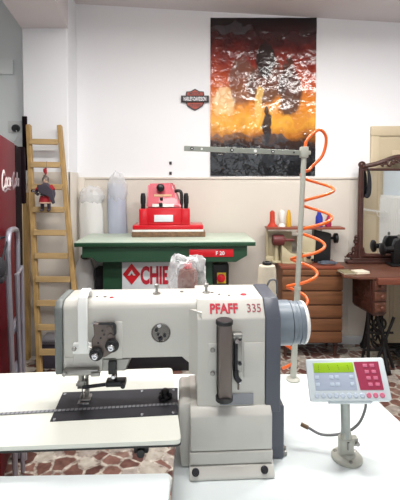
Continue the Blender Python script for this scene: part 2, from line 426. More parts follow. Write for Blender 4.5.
for y in (-.2, .5):
    d = nb(); tube(d, [(-.18*cos(a)*(.4+a/9)-.01, y, -.02-.16*sin(a)*(.3+a/6)) for a in [k*.25 for k in range(12)]], .006, 6); ob('scroll_bracket', d, WHITEP, t)

def rr_(pts, r, n=5):
    out = []
    for i, p in enumerate(pts):
        a, b, c = Vector(pts[i-1]), Vector(p), Vector(pts[(i+1) % len(pts)])
        p0 = b+(a-b).normalized()*r; p1 = b+(c-b).normalized()*r
        for k in range(n+1):
            t = k/n; q = p0*(1-t)**2+b*2*t*(1-t)+p1*t*t; out.append((q.x, q.y))
    return out
# ------------------------------------------------------------------ worktable
tx0, tx1 = -.058, .55
t = thing('worktable', 'large white laminate worktable under the cream sewing machine, cut away at one corner', 'table', (0, 1.0, 0))
B = nb()
poly = [(-.058, -.75), (.90, -.75), (.595, .13), (.545, .445), (-.75, .445), (-.75, .33), (-.068, .33), (-.068, .0)]
poly = [(-.056, -.75), (.60, -.75), (.592, .13), (.545, .445), (-.9, .445), (-.9, .26), (-.066, .26), (-.066, -.045)]
prism(B, poly, .772, .80, 'z', .003, 1); ob('tabletop', B, TBL, t)
B = nb(); box(B, .0, .5, -.6, -.55, .70, .7715); box(B, -.85, .48, .35, .4, .70, .7715); box(B, .35, .4, -.6, .4, .70, .7715)
ob('frame', B, STEEL, t)
for x, y in ((.02, -.575), (.375, -.575), (-.83, .375), (.375, .375)):
    B = nb(); box(B, x-.025, x+.025, y-.025, y+.025, 0, .6995, .003); ob('leg', B, STEEL, t)

t = thing('side_table', 'white side table nearest the front, its edge seen below the machine bed', 'table', (-.5, .5, 0))
B = nb(); prism(B, rr_([(-.6, -.35), (.438, -.35), (.4385, .330), (-.6, .305)], .012), .857, .885, 'z', .003, 1); ob('tabletop', B, TBL, t)
for x in (-.5, .36):
    for y in (-.3, .24):
        B = nb(); box(B, x-.02, x+.02, y-.02, y+.02, 0, .8565, .003); ob('leg', B, STEEL, t)

# ------------------------------------------------------------------ sewing machine (local: u along arm, v depth, z above tabletop)
sm = thing('sewing_machine', 'cream industrial cylinder-arm sewing machine with grey end covers on white table', 'sewing machine', (0, .95, .8005), radians(3))
def Z(z): return z-.8
B = nb()
prism(B, [(.0, .0), (.0, Z(.955))], 0, 1) if False else None
# arm
prism(B, [(.03, Z(1.067)), (.03, Z(1.197)), (.046, Z(1.212)), (.14, Z(1.212)), (.14, Z(1.067))], -.334, .01, 'x', .006, 2)
prism(B, [(.03, Z(1.034)), (.03, Z(1.08)), (.13, Z(1.08)), (.13, Z(1.034))], -.334, -.238, 'x', .005, 2)
# gusset where arm meets pillar
prism(B, [(-.045, Z(1.07)), (.0, Z(1.07)), (.0, Z(1.03))], .032, .138, 'y')
# plan fillet
prism(B, [(-.026, .031), (.004, -.0), (.004, .035)], Z(1.03), Z(1.188), 'z')
ob('arm_housing', B, CREAM, sm)
B = nb()
prism(B, [(0, Z(.95)), (0, Z(1.172)), (.032, Z(1.213)), (.165, Z(1.213)), (.165, Z(.95))], -.007, .159, 'x', .003, 2)
ob('pillar_housing', B, CREAM, sm)
B = nb()
prism(B, [(-.02, Z(.86)), (-.02, Z(.945)), (-.001, Z(.960)), (.16, Z(.960)), (.16, Z(.86))], -.024, .173, 'x', .004, 2)
box(B, -.025, .174, -.021, .161, .028, Z(.8585), .002, 1)
prism(B, [(-.036, .0), (-.036, .008), (-.021, .026), (.165, .026), (.165, 0)], -.026, .176, 'x', .002, 1)
prism(B, [(-.02, 0), (-.046, 0), (-.052, .06), (-.052, Z(.952)), (-.046, Z(.962)), (-.02, Z(.962))], .012, .15, 'y', .008, 2)
ob('base_casting', B, CREAM, sm)
B = nb(); lathe(B, [(.0, -.002), (.035, 0), (.04, .01), (.04, .36)], (-.41, .085, Z(.885)), (1, 0, 0)); ob('cylinder_arm', B, CREAM, sm)
for x in (-.012, .152):
    B = nb(); lathe(B, [(.009, 0), (.009, .003), (.0065, .004), (.0065, .010), (.0, .010)], (x, -.029, .017), (0, -.7, .7), 12); ob('base_bolt', B, DARK, sm)
B = nb(); lathe(B, [(.004, 0), (.004, .001), (0, .001)], (-.038, .06, Z(.958)), seg=10); ob('oil_hole', B, BLACKP, sm)
# face cover at the needle end
B = nb(); prism(B, [(.026, Z(1.032)), (.024, Z(1.196)), (.042, Z(1.2125)), (.141, Z(1.2125)), (.141, Z(1.032))], -.352, -.334, 'x', .004, 2); ob('face_cover', B, FACE, sm, label='dark grey face cover at the needle end')
B = nb()
prism(B, [(-.002, Z(.94)), (-.002, Z(1.172)), (.031, Z(1.214)), (.166, Z(1.214)), (.166, Z(.94))], .1595, .1965, 'x', .002, 1)
ob('end_cover', B, GREYCOV, sm, label='blue-grey end cover')
B = nb(); box(B, .1765, .215, .03, .17, .0, Z(.937), .003, 1); ob('belt_cover', B, GREYCOV, sm)
for y in (.026,):
    B = nb(); box(B, .2155, .226, .04, .07, .0, .012, .002); cyl(B, (.221, .05, .012), (.221, .05, .018), .005, seg=10); ob('cover_bracket', B, STEEL, sm)
B = nb(); lathe(B, [(.045, 0), (.058, .004), (.058, .041), (.0, .041)], (.197, .085, Z(1.131)), (1, 0, 0), 40)
hw = ob('wheel_housing', B, GREYWHL, sm)
B = nb(); lathe(B, [(.05, 0), (.056, .002), (.056, .012), (.054, .014), (.054, .021), (.056, .023), (.054, .036), (.044, .044), (0, .044)], (.2385, .085, Z(1.131)), (1, 0, 0), 40)
h2 = ob('handwheel', B, GREYWHL, sm)
B = nb(); lathe(B, [(.0558, .034), (.0562, .036), (.0545, .041), (.047, .0455), (.043, .0460), (.0425, .043), (.046, .040), (.0535, .036)], (.2385, .085, Z(1.131)), (1, 0, 0), 40)
ob('rim', B, WHITEP, h2, label='white rim')
B = nb(); tube(B, smoothpath([(.195, .15, Z(1.21)), (.205, .15, Z(1.228)), (.222, .15, Z(1.225)), (.224, .15, Z(1.19))], 5), .0028, 6); ob('motor_cable', B, CABLE, sm)
# brand lettering on the sloped upper panel
sl = atan2(.032, .041)      # lean of the slope back from vertical
R = Matrix.Rotation(pi/2-sl, 4, 'X')
def on_slope(f): return .032*f, Z(1.172)+.041*f
y, z = on_slope(.5)
B = nb(); text(B, 'PFAFF', .034, (.0595, y-.0006, z+.0005), .0005, .0012, 0, R, .069); ob('lettering', B, REDPAINT, sm, label='red brand lettering')
B = nb(); text(B, '335', .030, (.1335, y-.0006, z+.0005), .0005, 0, 0, R, .034); ob('model_number', B, DKRED, sm)
# white take-up guard: a strap from the front face up over the top
pr = [(.008, Z(1.095)), (.002, Z(1.12)), (.0, Z(1.16)), (-.001, Z(1.205)), (.006, Z(1.228)), (.022, Z(1.238)), (.05, Z(1.239)), (.068, Z(1.228)), (.072, Z(1.212))]
inn = [(.064, Z(1.212)), (.061, Z(1.224)), (.047, Z(1.232)), (.025, Z(1.231)), (.013, Z(1.223)), (.008, Z(1.203)), (.009, Z(1.16)), (.011, Z(1.12)), (.018, Z(1.096))]
B = nb(); prism(B, pr+inn, -.290, -.268, 'x', .0015, 1); box(B, -.307, -.262, .018, .0295, Z(1.086), Z(1.112), .002); 
box(B, -.292, -.265, .008, .0295, Z(1.092), Z(1.106), .002)
g = ob('take_up_guard', B, WHITEP, sm, label='white take-up lever guard')
for x in (-.303, -.264):
    B = nb(); lathe(B, [(.0055, 0), (.0055, .004), (.004, .006), (0, .006)], (x, .0185, Z(1.1)), (0, -1, 0), 12); ob('screw', B, STEEL, g)
B = nb(); prism(B, [(-.304, Z(1.09)), (-.262, Z(1.09)), (-.252, Z(1.052)), (-.312, Z(1.052))], .0285, .0305, 'y', .0005, 1); ob('guard_foot_plate', B, CREAM, sm)
B = nb(); box(B, -.33, -.245, .012, .0305, Z(1.035), Z(1.05), .003); cyl(B, (-.325, .012, Z(1.042)), (-.325, .006, Z(1.042)), .005, seg=12)
box(B, -.262, -.24, .004, .015, Z(1.036), Z(1.045), .002); ob('presser_lever_bar', B, STEEL, sm)
# thread tension unit
B = nb(); prism(B, [(-.258, Z(1.16)), (-.213, Z(1.16)), (-.207, Z(1.15)), (-.207, Z(1.09)), (-.232, Z(1.075)), (-.262, Z(1.075)), (-.262, Z(1.12)), (-.256, Z(1.13))], .02, .0295, 'y', .002, 1)
tp = ob('tension_plate', B, TAUPE, sm)
B = nb(); prism(B, [(-.244, Z(1.162)), (-.208, Z(1.162)), (-.202, Z(1.155)), (-.202, Z(1.135)), (-.207, Z(1.13)), (-.21, Z(1.157)), (-.244, Z(1.158))], .014, .0205, 'y'); ob('plate_edge', B, DARK, tp)
for x, z in ((-.250, 1.087), (-.212, 1.107)):
    B = nb(); lathe(B, [(.0155, 0), (.0165, .003), (.0165, .007), (.014, .009), (.010, .010), (.010, .014), (.0, .014)], (x, .0195, Z(z)), (0, -1, 0), 24); k = ob('tension_knob', B, BLACKP, tp)
    B = nb(); lathe(B, [(.0085, .014), (.0085, .022), (.006, .025), (.003, .025), (.0025, .020), (0, .020)], (x, .0195, Z(z)), (0, -1, 0), 18); ob('knob_cap', B, CHROME, k)
for x, z in ((-.236, 1.142), (-.232, 1.132), (-.240, 1.124), (-.246, 1.112)):
    B = nb(); lathe(B, [(.0025, 0), (.0025, .001), (0, .001)], (x, .0199, Z(z)), (0, -1, 0), 8); ob('plate_hole', B, BLACKP, tp)
for x, z in ((-.219, 1.146), (-.216, 1.128)):
    B = nb(); lathe(B, [(.008, 0), (.007, .002), (0, .0025)], (x, .0199, Z(z)), (0, -1, 0), 16); ob('tension_disc', B, TAUPE, tp)
B = nb(); lathe(B, [(.006, 0), (.006, .006), (.003, .008), (0, .008)], (-.256, .0295, Z(1.157)), (0, -1, 0), 12); ob('thread_stud', B, CHROME, sm)
B = nb(); box(B, -.206, -.189, .028, .0305, Z(1.068), Z(1.16), .001); ob('side_plate', B, CREAM, sm)
# round inspection recess
B = nb(); lathe(B, [(.024, 0), (.024, .0015), (.022, .002), (.021, .0005), (0, .0005)], (-.095, .0298, Z(1.13)), (0, -1, 0), 32)
i_ = ob('inspection_disc', B, mat('dark_steel_disc', '#77736f', .25, metal=.8, var=.2, vscale=60), sm)
B = nb()
for x, z, r in ((-.106, 1.138, .004), (-.102, 1.127, .003), (-.086, 1.124, .0045)): lathe(B, [(r, 0), (r, .004), (0, .005)], (x, .0292, Z(z)), (0, -1, 0), 10)
cyl(B, (-.10, .0275, Z(1.114)), (-.093, .0275, Z(1.118)), .005, seg=12); ob('disc_studs', B, DARK, i_)
B = nb(); lathe(B, [(.006, 0), (.005, .001), (0, .001)], (-.099, .0293, Z(1.148)), (0, -1, 0), 12); ob('disc_glint_stud', B, CHROME, i_)
# block and linkage under the arm
B = nb(); prism(B, [(-.252, Z(1.066)), (-.168, Z(1.066)), (-.182, Z(1.034)), (-.244, Z(1.034))], .035, .12, 'y', .003, 1); ob('underarm_block', B, STEEL, sm)
B = nb(); box(B, -.224, -.204, .025, .06, Z(1.03), Z(1.062), .002); ob('lift_block', B, BLACKP, sm)
B = nb(); tube(B, [(-.294, .06, Z(.983)), (-.225, .06, Z(.990))], .0045, 8); box(B, -.235, -.185, .045, .075, Z(.988), Z(1.001), .003)
cyl(B, (-.212, .06, Z(1.0)), (-.212, .06, Z(1.03)), .005, seg=10); cyl(B, (-.19, .045, Z(.995)), (-.19, .035, Z(.995)), .006, seg=12); ob('presser_linkage', B, DARK, sm)
B = nb(); lathe(B, [(.006, 0), (.006, .006), (.004, .008), (0, .008)], (-.212, .035, Z(1.022)), (0, -1, 0), 16); ob('roller', B, CHROME, sm)
B = nb(); cyl(B, (-.302, .08, Z(.985)), (-.302, .08, Z(1.036)), .0075, seg=14); box(B, -.311, -.29, .072, .09, Z(.972), Z(.992), .002)
cyl(B, (-.315, .08, Z(.98)), (-.311, .08, Z(.98)), .004, seg=8); nbr = ob('needle_bar', B, STEEL, sm)
B = nb(); cyl(B, (-.300, .08, Z(.943)), (-.300, .08, Z(.973)), .0013, .0016, 8); ob('needle', B, CHROME, nbr)
B = nb(); cyl(B, (-.289, .085, Z(.95)), (-.289, .085, Z(1.035)), .0045, seg=12); box(B, -.304, -.278, .065, .095, Z(.9445), Z(.9485), .001)
box(B, -.294, -.284, .078, .092, Z(.948), Z(.965), .001); prism(B, [(-.304, Z(.9485)), (-.304, Z(.954)), (-.301, Z(.954)), (-.298, Z(.9485))], .065, .095, 'y'); ob('presser_foot', B, STEEL, sm)
# bobbin-winder / guide tower on the pillar front
B = nb(); box(B, .020, .050, -.004, -.0004, Z(1.028), Z(1.115), .001); gp = ob('tower_plate', B, CREAM, sm)
for z in (1.099, 1.042):
    B = nb(); lathe(B, [(.006, 0), (.006, .003), (.004, .005), (0, .005)], (.030, -.004, Z(z)), (0, -1, 0), 12); ob('screw', B, STEEL, gp)
B = nb(); box(B, .042, .074, -.034, -.008, Z(.992), Z(1.172), .004, 2); tw = ob('guide_tower', B, TAUPE, sm)
B = nb(); box(B, .0395, .043, -.02, -.0004, Z(1.0), Z(1.16), .001); ob('tower_slide', B, BLACKP, tw)
for z0, z1 in ((1.168, 1.178), (.985, .996)):
    B = nb(); vs = []
    lathe(B, [(.0, 0), (.0205, 0), (.0205, z1-z0-.002), (.0185, z1-z0), (0, z1-z0)], (.0565, -.02, Z(z0)), seg=28)
    ob('tower_cap', B, BLACKP, tw)
B = nb(); box(B, .079, .100, -.012, -.0004, Z(1.045), Z(1.143), .002); box(B, .077, .1, -.022, -.01, Z(1.132), Z(1.143), .002); br = ob('lever_bracket', B, STEEL, sm)
for z in (1.128, 1.068):
    B = nb(); lathe(B, [(.0045, 0), (.0045, .003), (0, .004)], (.095, -.012, Z(z)), (0, -1, 0), 10); ob('screw', B, DARK, br)
B = nb(); cyl(B, (.084, -.018, Z(1.125)), (.084, -.02, Z(1.05)), .005, seg=12); tube(B, smoothpath([(.084, -.02, Z(1.055)), (.085, -.022, Z(1.04)), (.093, -.027, Z(1.03))], 5), .0068, 12); ob('winder_lever', B, DARK, br)
B = nb(); cyl(B, (.086, -.02, Z(1.128)), (.086, -.03, Z(1.128)), .005, seg=10); ob('lever_pivot', B, CHROME, br)
B = nb(); cyl(B, (.092, -.0275, Z(1.03)), (.0945, -.0285, Z(1.0285)), .006, seg=14); ob('lever_tip', B, CHROME, br)
B = nb(); cyl(B, (.0915, -.012, Z(1.005)), (.0915, -.012, Z(1.028)), .0025, seg=8); ob('lever_pin', B, TAUPE, br)
B = nb(); box(B, .106, .157, -.0025, -.0002, Z(1.028), Z(1.114), .001); ob('access_plate', B, CREAM, sm)
B = nb(); box(B, .048, .130, -.0028, -.0002, Z(.962), Z(.989), .0006); 
box(B, .049, .131, -.0228, -.0202, Z(.934), Z(.952), .0006) if False else None
npl = ob('name_plate', B, GREYLBL, sm)
B = nb(); text(B, 'PFAFF', .009, (.066, -.0032, Z(.970)), .0003, .0003, 0, None, .024); ob('plate_lettering', B, BLACKP, npl)
# bits on the top of the arm
for x, y in ((-.108, .085), (.021, .087)):
    B = nb(); lathe(B, [(.010, 0), (.010, .003), (.004, .005), (.003, .016), (.006, .017), (.006, .024), (.003, .026), (0, .026)], (x, y, Z(1.212)), seg=16); ob('thread_post', B, STEEL, sm)
for x, y, r in ((-.257, .066, .003), (-.237, .064, .004), (.036, .086, .004), (.053, .067, .003), (.077, .057, .003)):
    B = nb(); lathe(B, [(r, 0), (r, .0012), (0, .0014)], (x, y, Z(1.2122 if x < 0 else 1.213)), seg=12); ob('top_screw', B, TAUPE, sm)
for x, y, m in ((-.219, .055, REDPAINT), (.115, .062, REDPAINT)):
    B = nb(); lathe(B, [(.008 if x > 0 else .005, 0), (.007 if x > 0 else .004, .0018), (0, .0022)], (x, y, Z(1.2122 if x < 0 else 1.213)), seg=18); ob('oil_plug', B, m, sm, label='red oil plug')
B = nb(); lathe(B, [(.005, 0), (.004, .002), (0, .003)], (-.043, .1, Z(1.2122)), seg=14); ob('oil_plug', B, STEEL, sm)
# big white bed extension plate
def rr(pts, r, n=5):
    out = []
    for i, p in enumerate(pts):
        a, b, c = Vector(pts[i-1]), Vector(p), Vector(pts[(i+1) % len(pts)])
        p0 = b+(a-b).normalized()*r; p1 = b+(c-b).normalized()*r
        for k in range(n+1):
            t = k/n; q = p0*(1-t)**2+b*2*t*(1-t)+p1*t*t; out.append((q.x, q.y))
    return out
bed = rr([(-.62, -.099), (-.046, -.096), (-.072, .247), (-.62, .236)], .014)
B = nb(); prism(B, bed, Z(.9305), Z(.94), 'z'); bd = ob('bed_plate', B, LAM, sm, label='white laminate bed extension')
B = nb(); prism(B, rr([(-.621, -.1), (-.045, -.097), (-.071, .248), (-.621, .237)], .014), Z(.9265), Z(.9303), 'z'); ob('underside', B, BLACKP, bd)
B = nb(); prism(B, [(-.360, .117), (-.054, .125), (-.0535, -.001), (-.353, -.013)], Z(.9401), Z(.9416), 'z'); ob('slide_plate', B, PLATE, bd)
B = nb(); beam(B, (-.62, .016, Z(.9422)), (-.0545, .046, Z(.9422)), .009, .0008, (0, 1, 0)); ob('measuring_tape', B, TAPE, bd)
B = nb(); box(B, -.308, -.278, .055, .098, Z(.9416), Z(.9428), .0004); ob('throat_plate', B, CHROME, bd)
for x, y in ((-.352, .108), (-.345, -.006), (-.065, .115), (-.065, .008), (-.15, .113), (-.14, .003)):
    B = nb(); lathe(B, [(.004, 0), (.0035, .0012), (0, .0014)], (x, y, Z(.9416)), seg=12); ob('screw', B, CHROME, bd)
B = nb(); lathe(B, [(.018, 0), (.018, .004), (.008, .006), (.007, .012), (.011, .013), (.011, .019), (.006, .022), (0, .022)], (-.087, .079, Z(.9416)), seg=18)
for k in range(5): sph(B, (-.087+.013*cos(k*1.257), .079+.013*sin(k*1.257), Z(.9475)), .006, 8)
ob('guide_knob', B, BLACKP, bd)
B = nb(); box(B, -.15, -.118, -.085, -.065, Z(.905), Z(.9265), .003); lathe(B, [(.009, 0), (.009, .012), (0, .013)], (-.134, -.085, Z(.913)), (0, -1, 0), 14); ob('edge_clamp', B, BLACKP, bd)
B = nb()
box(B, -.60, -.40, .06, .10, Z(.88), Z(.9265)); cyl(B, (-.55, .08, 0), (-.55, .08, Z(.89)), .012, seg=14); ob('bed_support', B, STEEL, bd)

# ------------------------------------------------------------------ control panel on its post
cp = thing('control_panel', 'pale grey control panel with green display and magenta keypad on a post', 'control panel', (.374, .995, .8002))
B = nb(); lathe(B, [(.038, 0), (.038, .005), (.035, .008), (.022, .011), (.020, .016), (.018, .018), (0, .018)], seg=32); pb = ob('base', B, POSTP, cp)
for a in (.5, 2.6, 4.7):
    B = nb(); lathe(B, [(.005, 0), (.005, .002), (0, .003)], (.029*cos(a), .029*sin(a), .0085), seg=10); ob('base_screw', B, STEEL, pb)
B = nb(); prism(B, rr([(-.021, -.013), (.015, -.013), (.015, .013), (-.021, .013)], .008), .015, .055, 'z', .002, 1)
prism(B, [(-.016, .05), (.010, .05), (.007, .074), (-.013, .074)], -.011, .011, 'y', .003, 1)
box(B, .012, .026, -.009, .009, .035, .056, .003); ob('clamp', B, POSTP, cp)
B = nb(); cyl(B, (.022, -.009, .045), (.022, -.016, .045), .005, seg=12); cyl(B, (-.002, -.0125, .03), (-.002, -.0145, .05), .003, seg=8); ob('clamp_screw', B, STEEL, cp)
B = nb(); cyl(B, (-.003, 0, .05), (-.012, -.008, .215), .0115, seg=20); ob('post', B, mat('galvanised_post', '#a7aca8', .4, metal=.5, var=.2, vscale=40), cp)
# tilted housing
Mh = Matrix.Translation((.357-.374, .957-.995, 1.023-.8)) @ Matrix.Rotation(-.25, 4, 'Z') @ Matrix.Rotation(-.6, 4, 'X') @ Matrix.Rotation(-.125, 4, 'Y')
hs = bpy.data.objects
W2, H2 = .0925, .0475
B = nb(); prism(B, rr([(-W2, -H2), (W2, -H2), (W2, H2), (-W2, H2)], .006), -.004, .022, 'y', .0025, 2)
box(B, -.05, .05, .004, .026, -H2-.004, -H2+.004, .001)
hs = ob('housing', B, mat('pale_grey_plastic', '#ccd5d9', .4, var=.02), cp); hs.matrix_local = Mh
def on(name, B, m, label=None): return ob(name, B, m, hs, label=label)
B = nb(); box(B, -.0765, .0195, -.0048, -.0035, -.025, .038, .0004); on('keypad_panel', B, BLUEPANEL)
B = nb(); prism(B, [(.022, .038), (.079, .038), (.079, -.025), (.0265, -.025)], -.0052, -.0035, 'y'); on('function_panel', B, PINKPANEL, 'magenta function panel')
B = nb(); box(B, -.075, .0195, -.0056, -.004, .0145, .0375, .0004); lc = on('display', B, LCD, 'yellow-green display')
B = nb()
for k, n in ((0, 4), (1, 3), (2, 3), (3, 3)):
    for q in range(n): box(B, -.064+k*.023+(.001*q if k else 0), -.0625+k*.023+(.001*q if k else 0), -.0061, -.0055, .031-.004*q-.002, .031-.004*q)
ob('display_digits', B, LCDINK, lc)
for k in range(11):
    B = nb(); lathe(B, [(.0058, 0), (.0058, .0015), (.0045, .0028), (0, .0028)], (-.075+.0148*k, -.004, -.0365), (0, -1, 0), 18); on('round_button', B, BTNP if k > 7 else BTNG)
for x, z in ((-.070, .004), (-.070, -.012), (-.036, .004), (-.036, -.012), (-.023, .004), (-.023, -.012), (.0105, .004), (.0105, -.012)):
    B = nb(); box(B, x-.005, x+.005, -.0062, -.0046, z-.004, z+.004, .0008); on('key', B, BTNG)
for r in range(4):
    for q in range(2):
        x = .047+q*.016+r*.0015; z = .029-.014*r
        B = nb(); box(B, x-.005, x+.005, -.0068, -.005, z-.0038, z+.0038, .0008); on('function_key', B, BTNP)
B = nb()
tube(B, smoothpath([(.05, .012, .165), (.052, .016, .12), (.035, .02, .075), (.0, .03, .045), (-.05, .04, .035), (-.085, .055, .045)], 8), .0035, 8); cb = ob('cable', B, CABLE, cp)
B = nb(); cyl(B, (-.084, .0545, .0445), (-.102, .062, .05), .0055, seg=12); ob('plug', B, mat('brown_plug', '#6b5138', .5), cb)

# ------------------------------------------------------------------ thread stand, hose, cone, bag
ts = thing('thread_stand', 'tall slim grey-beige thread stand with a drilled guide bar, behind the machine', 'thread stand', (.331, 1.399, .8002))
B = nb(); lathe(B, [(.024, 0), (.024, .004), (.019, .008), (.013, .01), (0, .01)], seg=24); ob('base', B, POSTP, ts)
def stand_pt(h): return Vector((.032*h/.80, 0, h))
B = nb(); cyl(B, stand_pt(.008), stand_pt(.33), .0108, seg=16); cyl(B, stand_pt(.33), stand_pt(.81), .0092, seg=16); cyl(B, stand_pt(.325), stand_pt(.335), .0125, seg=16); ob('post', B, POSTP, ts)
bl = Vector((-.051-.331, -.1, .812)); br_ = Vector((.045, .012, .805)); dr_ = (br_-bl).normalized()
B = nb(); beam(B, bl, br_, .017, .008, (0, 0, 1), .0008); gb = ob('guide_bar', B, mat('bar_metal', '#9fa39a', .4, metal=.4, var=.05), ts)
sd = dr_.cross(Vector((0, 0, 1))).normalized()
for f, r, m in ((.055, .0055, BLACKP), (.13, .0035, WHITEP), (.365, .006, BLACKP), (.555, .0055, WHITEP), (.70, .006, BLACKP), (.88, .003, BLACKP)):
    p = bl+(br_-bl)*f
    B = nb(); cyl(B, p+sd*.0035, p+sd*.0058, r, seg=16); w_ = ob('guide_eyelet', B, m, gb)
    if m is BLACKP and r > .005:
        B = nb(); cyl(B, p+sd*.0055, p+sd*.0064, r*.45, seg=12); ob('eyelet_hole', B, WHITEP, w_)
B = nb(); p = stand_pt(.80); box(B, p.x-.013, p.x+.013, -.012, .016, .788, .826, .003); box(B, p.x+.013, p.x+.022, -.006, .006, .798, .812, .002); ob('bar_clamp', B, POSTP, ts)
tz = .267
a0 = Vector((-.40, -.11, tz)); a1 = Vector((.03, .006, tz))
B = nb(); beam(B, a0, a1, .012, .008, (0, 0, 1), .001)
ob('spool_bar', B, POSTP, ts)
spool_c = Vector((.231-.331, -.055-.02+.0, tz)); bag_c = Vector((-.04-.331, -.102, tz))
for c in (spool_c, bag_c):
    c.y = a0.y+(c.x-a0.x)/(a1.x-a0.x)*(a1.y-a0.y)
    B = nb(); lathe(B, [(.036, .006), (.036, .010), (.006, .0105), (.004, .13), (0, .131)], c, seg=24); ob('spool_pin', B, POSTP, ts)
cone = thing('thread_cone', 'large cream yarn cone behind the grey handwheel, black-tipped', 'thread cone', Vector((.331, 1.399, .8002))+spool_c+Vector((0, 0, .0105)))
B = nb(); lathe(B, [(.007, 0), (.034, 0), (.0335, .01), (.031, .125), (.027, .138), (.012, .142), (.007, .142), (.007, 0)], seg=32); ob('yarn', B, YARN, cone)
B = nb(); lathe(B, [(.0075, .1425), (.016, .1425), (.016, .15), (.012, .152), (.0075, .152), (.0075, .1425)], seg=20); ob('cone_tip', B, BLACKP, cone)
bagp = Vector((.331, 1.399, .8002))+bag_c+Vector((0, 0, .0125))
sp = thing('thread_spool', 'red-brown thread cone with a red tip, inside the clear plastic bag', 'thread spool', bagp)
B = nb(); lathe(B, [(.007, .0), (.036, .0), (.036, .03), (.032, .128), (.024, .14), (.007, .143), (.007, 0)], seg=28); ob('thread', B, BROWNT, sp)
B = nb(); lathe(B, [(.0075, .1435), (.016, .1435), (.013, .158), (.0075, .16), (.0075, .1435)], seg=18); ob('cone_tip', B, PRED, sp)
B = nb()
rng = random.Random(3)
prof = [(.050, .0), (.059, .03), (.061, .07), (.058, .11), (.056, .14), (.053, .163), (.040, .176), (.006, .172)]
seg = 40; rings = []
for r, z in prof:
    ring = []
    for k in range(seg):
        a = 2*pi*k/seg
        w = 1+.10*sin(3*a+z*40)+.07*sin(7*a-z*60)+rng.uniform(-.05, .05)
        ring.append(B.verts.new((r*w*cos(a)*1.05, r*w*sin(a)*.8, z+rng.uniform(-.004, .004)+.010*cos(a*2+1)*(z/.15))))
    rings.append(ring)
for a, b in zip(rings, rings[1:]):
    for k in range(seg): B.faces.new((a[k], a[(k+1) % seg], b[(k+1) % seg], b[k]))
B.faces.new(rings[-1])
bg = ob('plastic_bag', B, BAG, sharp=25); bg.location = bagp; tag(bg, 'crumpled clear plastic bag pulled over a red-brown thread cone', 'bag')

B = nb(); pts = []
ctr = [(148, 314, 12), (160, 315, 14), (186, 317.5, 16), (214, 317, 16), (243, 312, 14), (271, 304, 15), (298, 299, 11), (325, 292, 10), (352, 290, 8), (372, 290, 7)]
Yh = 1.432
def lerp_ctr(y):
    for a, b in zip(ctr, ctr[1:]):
        if y <= b[0]:
            t = (y-a[0])/(b[0]-a[0]); return a[1]+(b[1]-a[1])*t, a[2]+(b[2]-a[2])*t
    return ctr[-1][1:]
N = 24*8
for k in range(N+1):
    y = 146+(370-146)*k/N
    cx, r = lerp_ctr(y); a = pi+2*pi*(y-146)/28.3
    s = Yh/400
    pts.append(((cx-200)*s+r*s*cos(a), Yh-r*s*.9*sin(a)+.004, 1.5-(y-183)*s))
pts = [(.37, 1.404, 1.628), (.372, 1.415, 1.632)] + [(p[0], p[1], p[2]) for p in pts if True]
head = [(.366, 1.400, 1.618), (.372, 1.404, 1.645), (.395, 1.41, 1.672), (.425, 1.42, 1.688), (.449, 1.43, 1.66), (.44, 1.44, 1.60), (.40, 1.445, 1.555)]
# first loop rises above the guide bar, then the coil winds down
body = [p for p in pts[2:] if p[2] < 1.545]
tube(B, smoothpath(head, 6)+[Vector(p) for p in body], .0056, 8)
tag(ob('air_hose', B, ORANGE, sharp=80), 'bright orange coiled air hose winding down the thread stand post', 'hose')

# ------------------------------------------------------------------ clicking press
cx = thing('clicking_press', 'green clicking press with a pale tabletop and red head, along the wall', 'press', (-.266, 3.08, 0), radians(2.2))
B = nb(); box(B, -.697, .697, 0, .50, 1.008, 1.05, .006, 2); ob('tabletop', B, PALEGREEN, cx)
B = nb(); box(B, -.700, .700, -.004, .0, 1.010, 1.040, .0015); ob('table_edge', B, GREEN, cx)
B = nb(); prism(B, [(-.646, 1.0075), (.638, 1.0075), (.638, .93), (.55, .880), (-.532, .885), (-.57, .92), (-.647, .92)], .02, .46, 'y', .004, 1); ob('apron', B, GREEN, cx)
B = nb(); box(B, -.504, .372, .10, .42, .07, .886, .006); ob('column', B, GREEN, cx)
B = nb(); box(B, -.504, .55, .06, .46, 0, .12, .006); ob('base_plinth', B, DARK, cx)
B = nb(); box(B, -.351, .235, .092, .0995, .60, .871, .002); sg = ob('sign', B, SIGNW, cx)
B = nb(); text(B, 'CHIE', .19, (-.092, .0905, .765), .001, .008, 0, None, .225); ob('lettering', B, REDPAINT, sg)
B = nb(); prism(B, [(-.345, .775), (-.275, .862), (-.205, .775), (-.275, .69)], .0895, .0918, 'y'); lo = ob('logo', B, PRED, sg)
B = nb(); prism(B, [(-.305, .765), (-.275, .81), (-.245, .765), (-.262, .765), (-.275, .785), (-.288, .765)], .0885, .0896, 'y'); ob('logo_chevron', B, SIGNW, lo)
B = nb(); box(B, .182, .527, .0155, .0195, .922, .984, .001); rs = ob('model_strip', B, PRED, cx)
B = nb(); text(B, 'F 20', .042, (.425, .0148, .952), .0006, .001, 0, None, .068); ob('strip_lettering', B, SIGNW, rs)
B = nb(); box(B, .3745, .504, .11, .24, .62, .842, .004); sb = ob('switch_box', B, BLACKP, cx)
B = nb(); box(B, .408, .480, .105, .1095, .690, .778, .002); ob('switch_plate', B, YELLOW, sb)
B = nb(); lathe(B, [(.034, 0), (.034, .012), (.028, .016), (0, .016)], (.44, .1045, .735), (0, -1, 0), 20); box(B, .434, .446, .072, .09, .712, .758, .002); ob('switch_knob', B, PRED, sb)
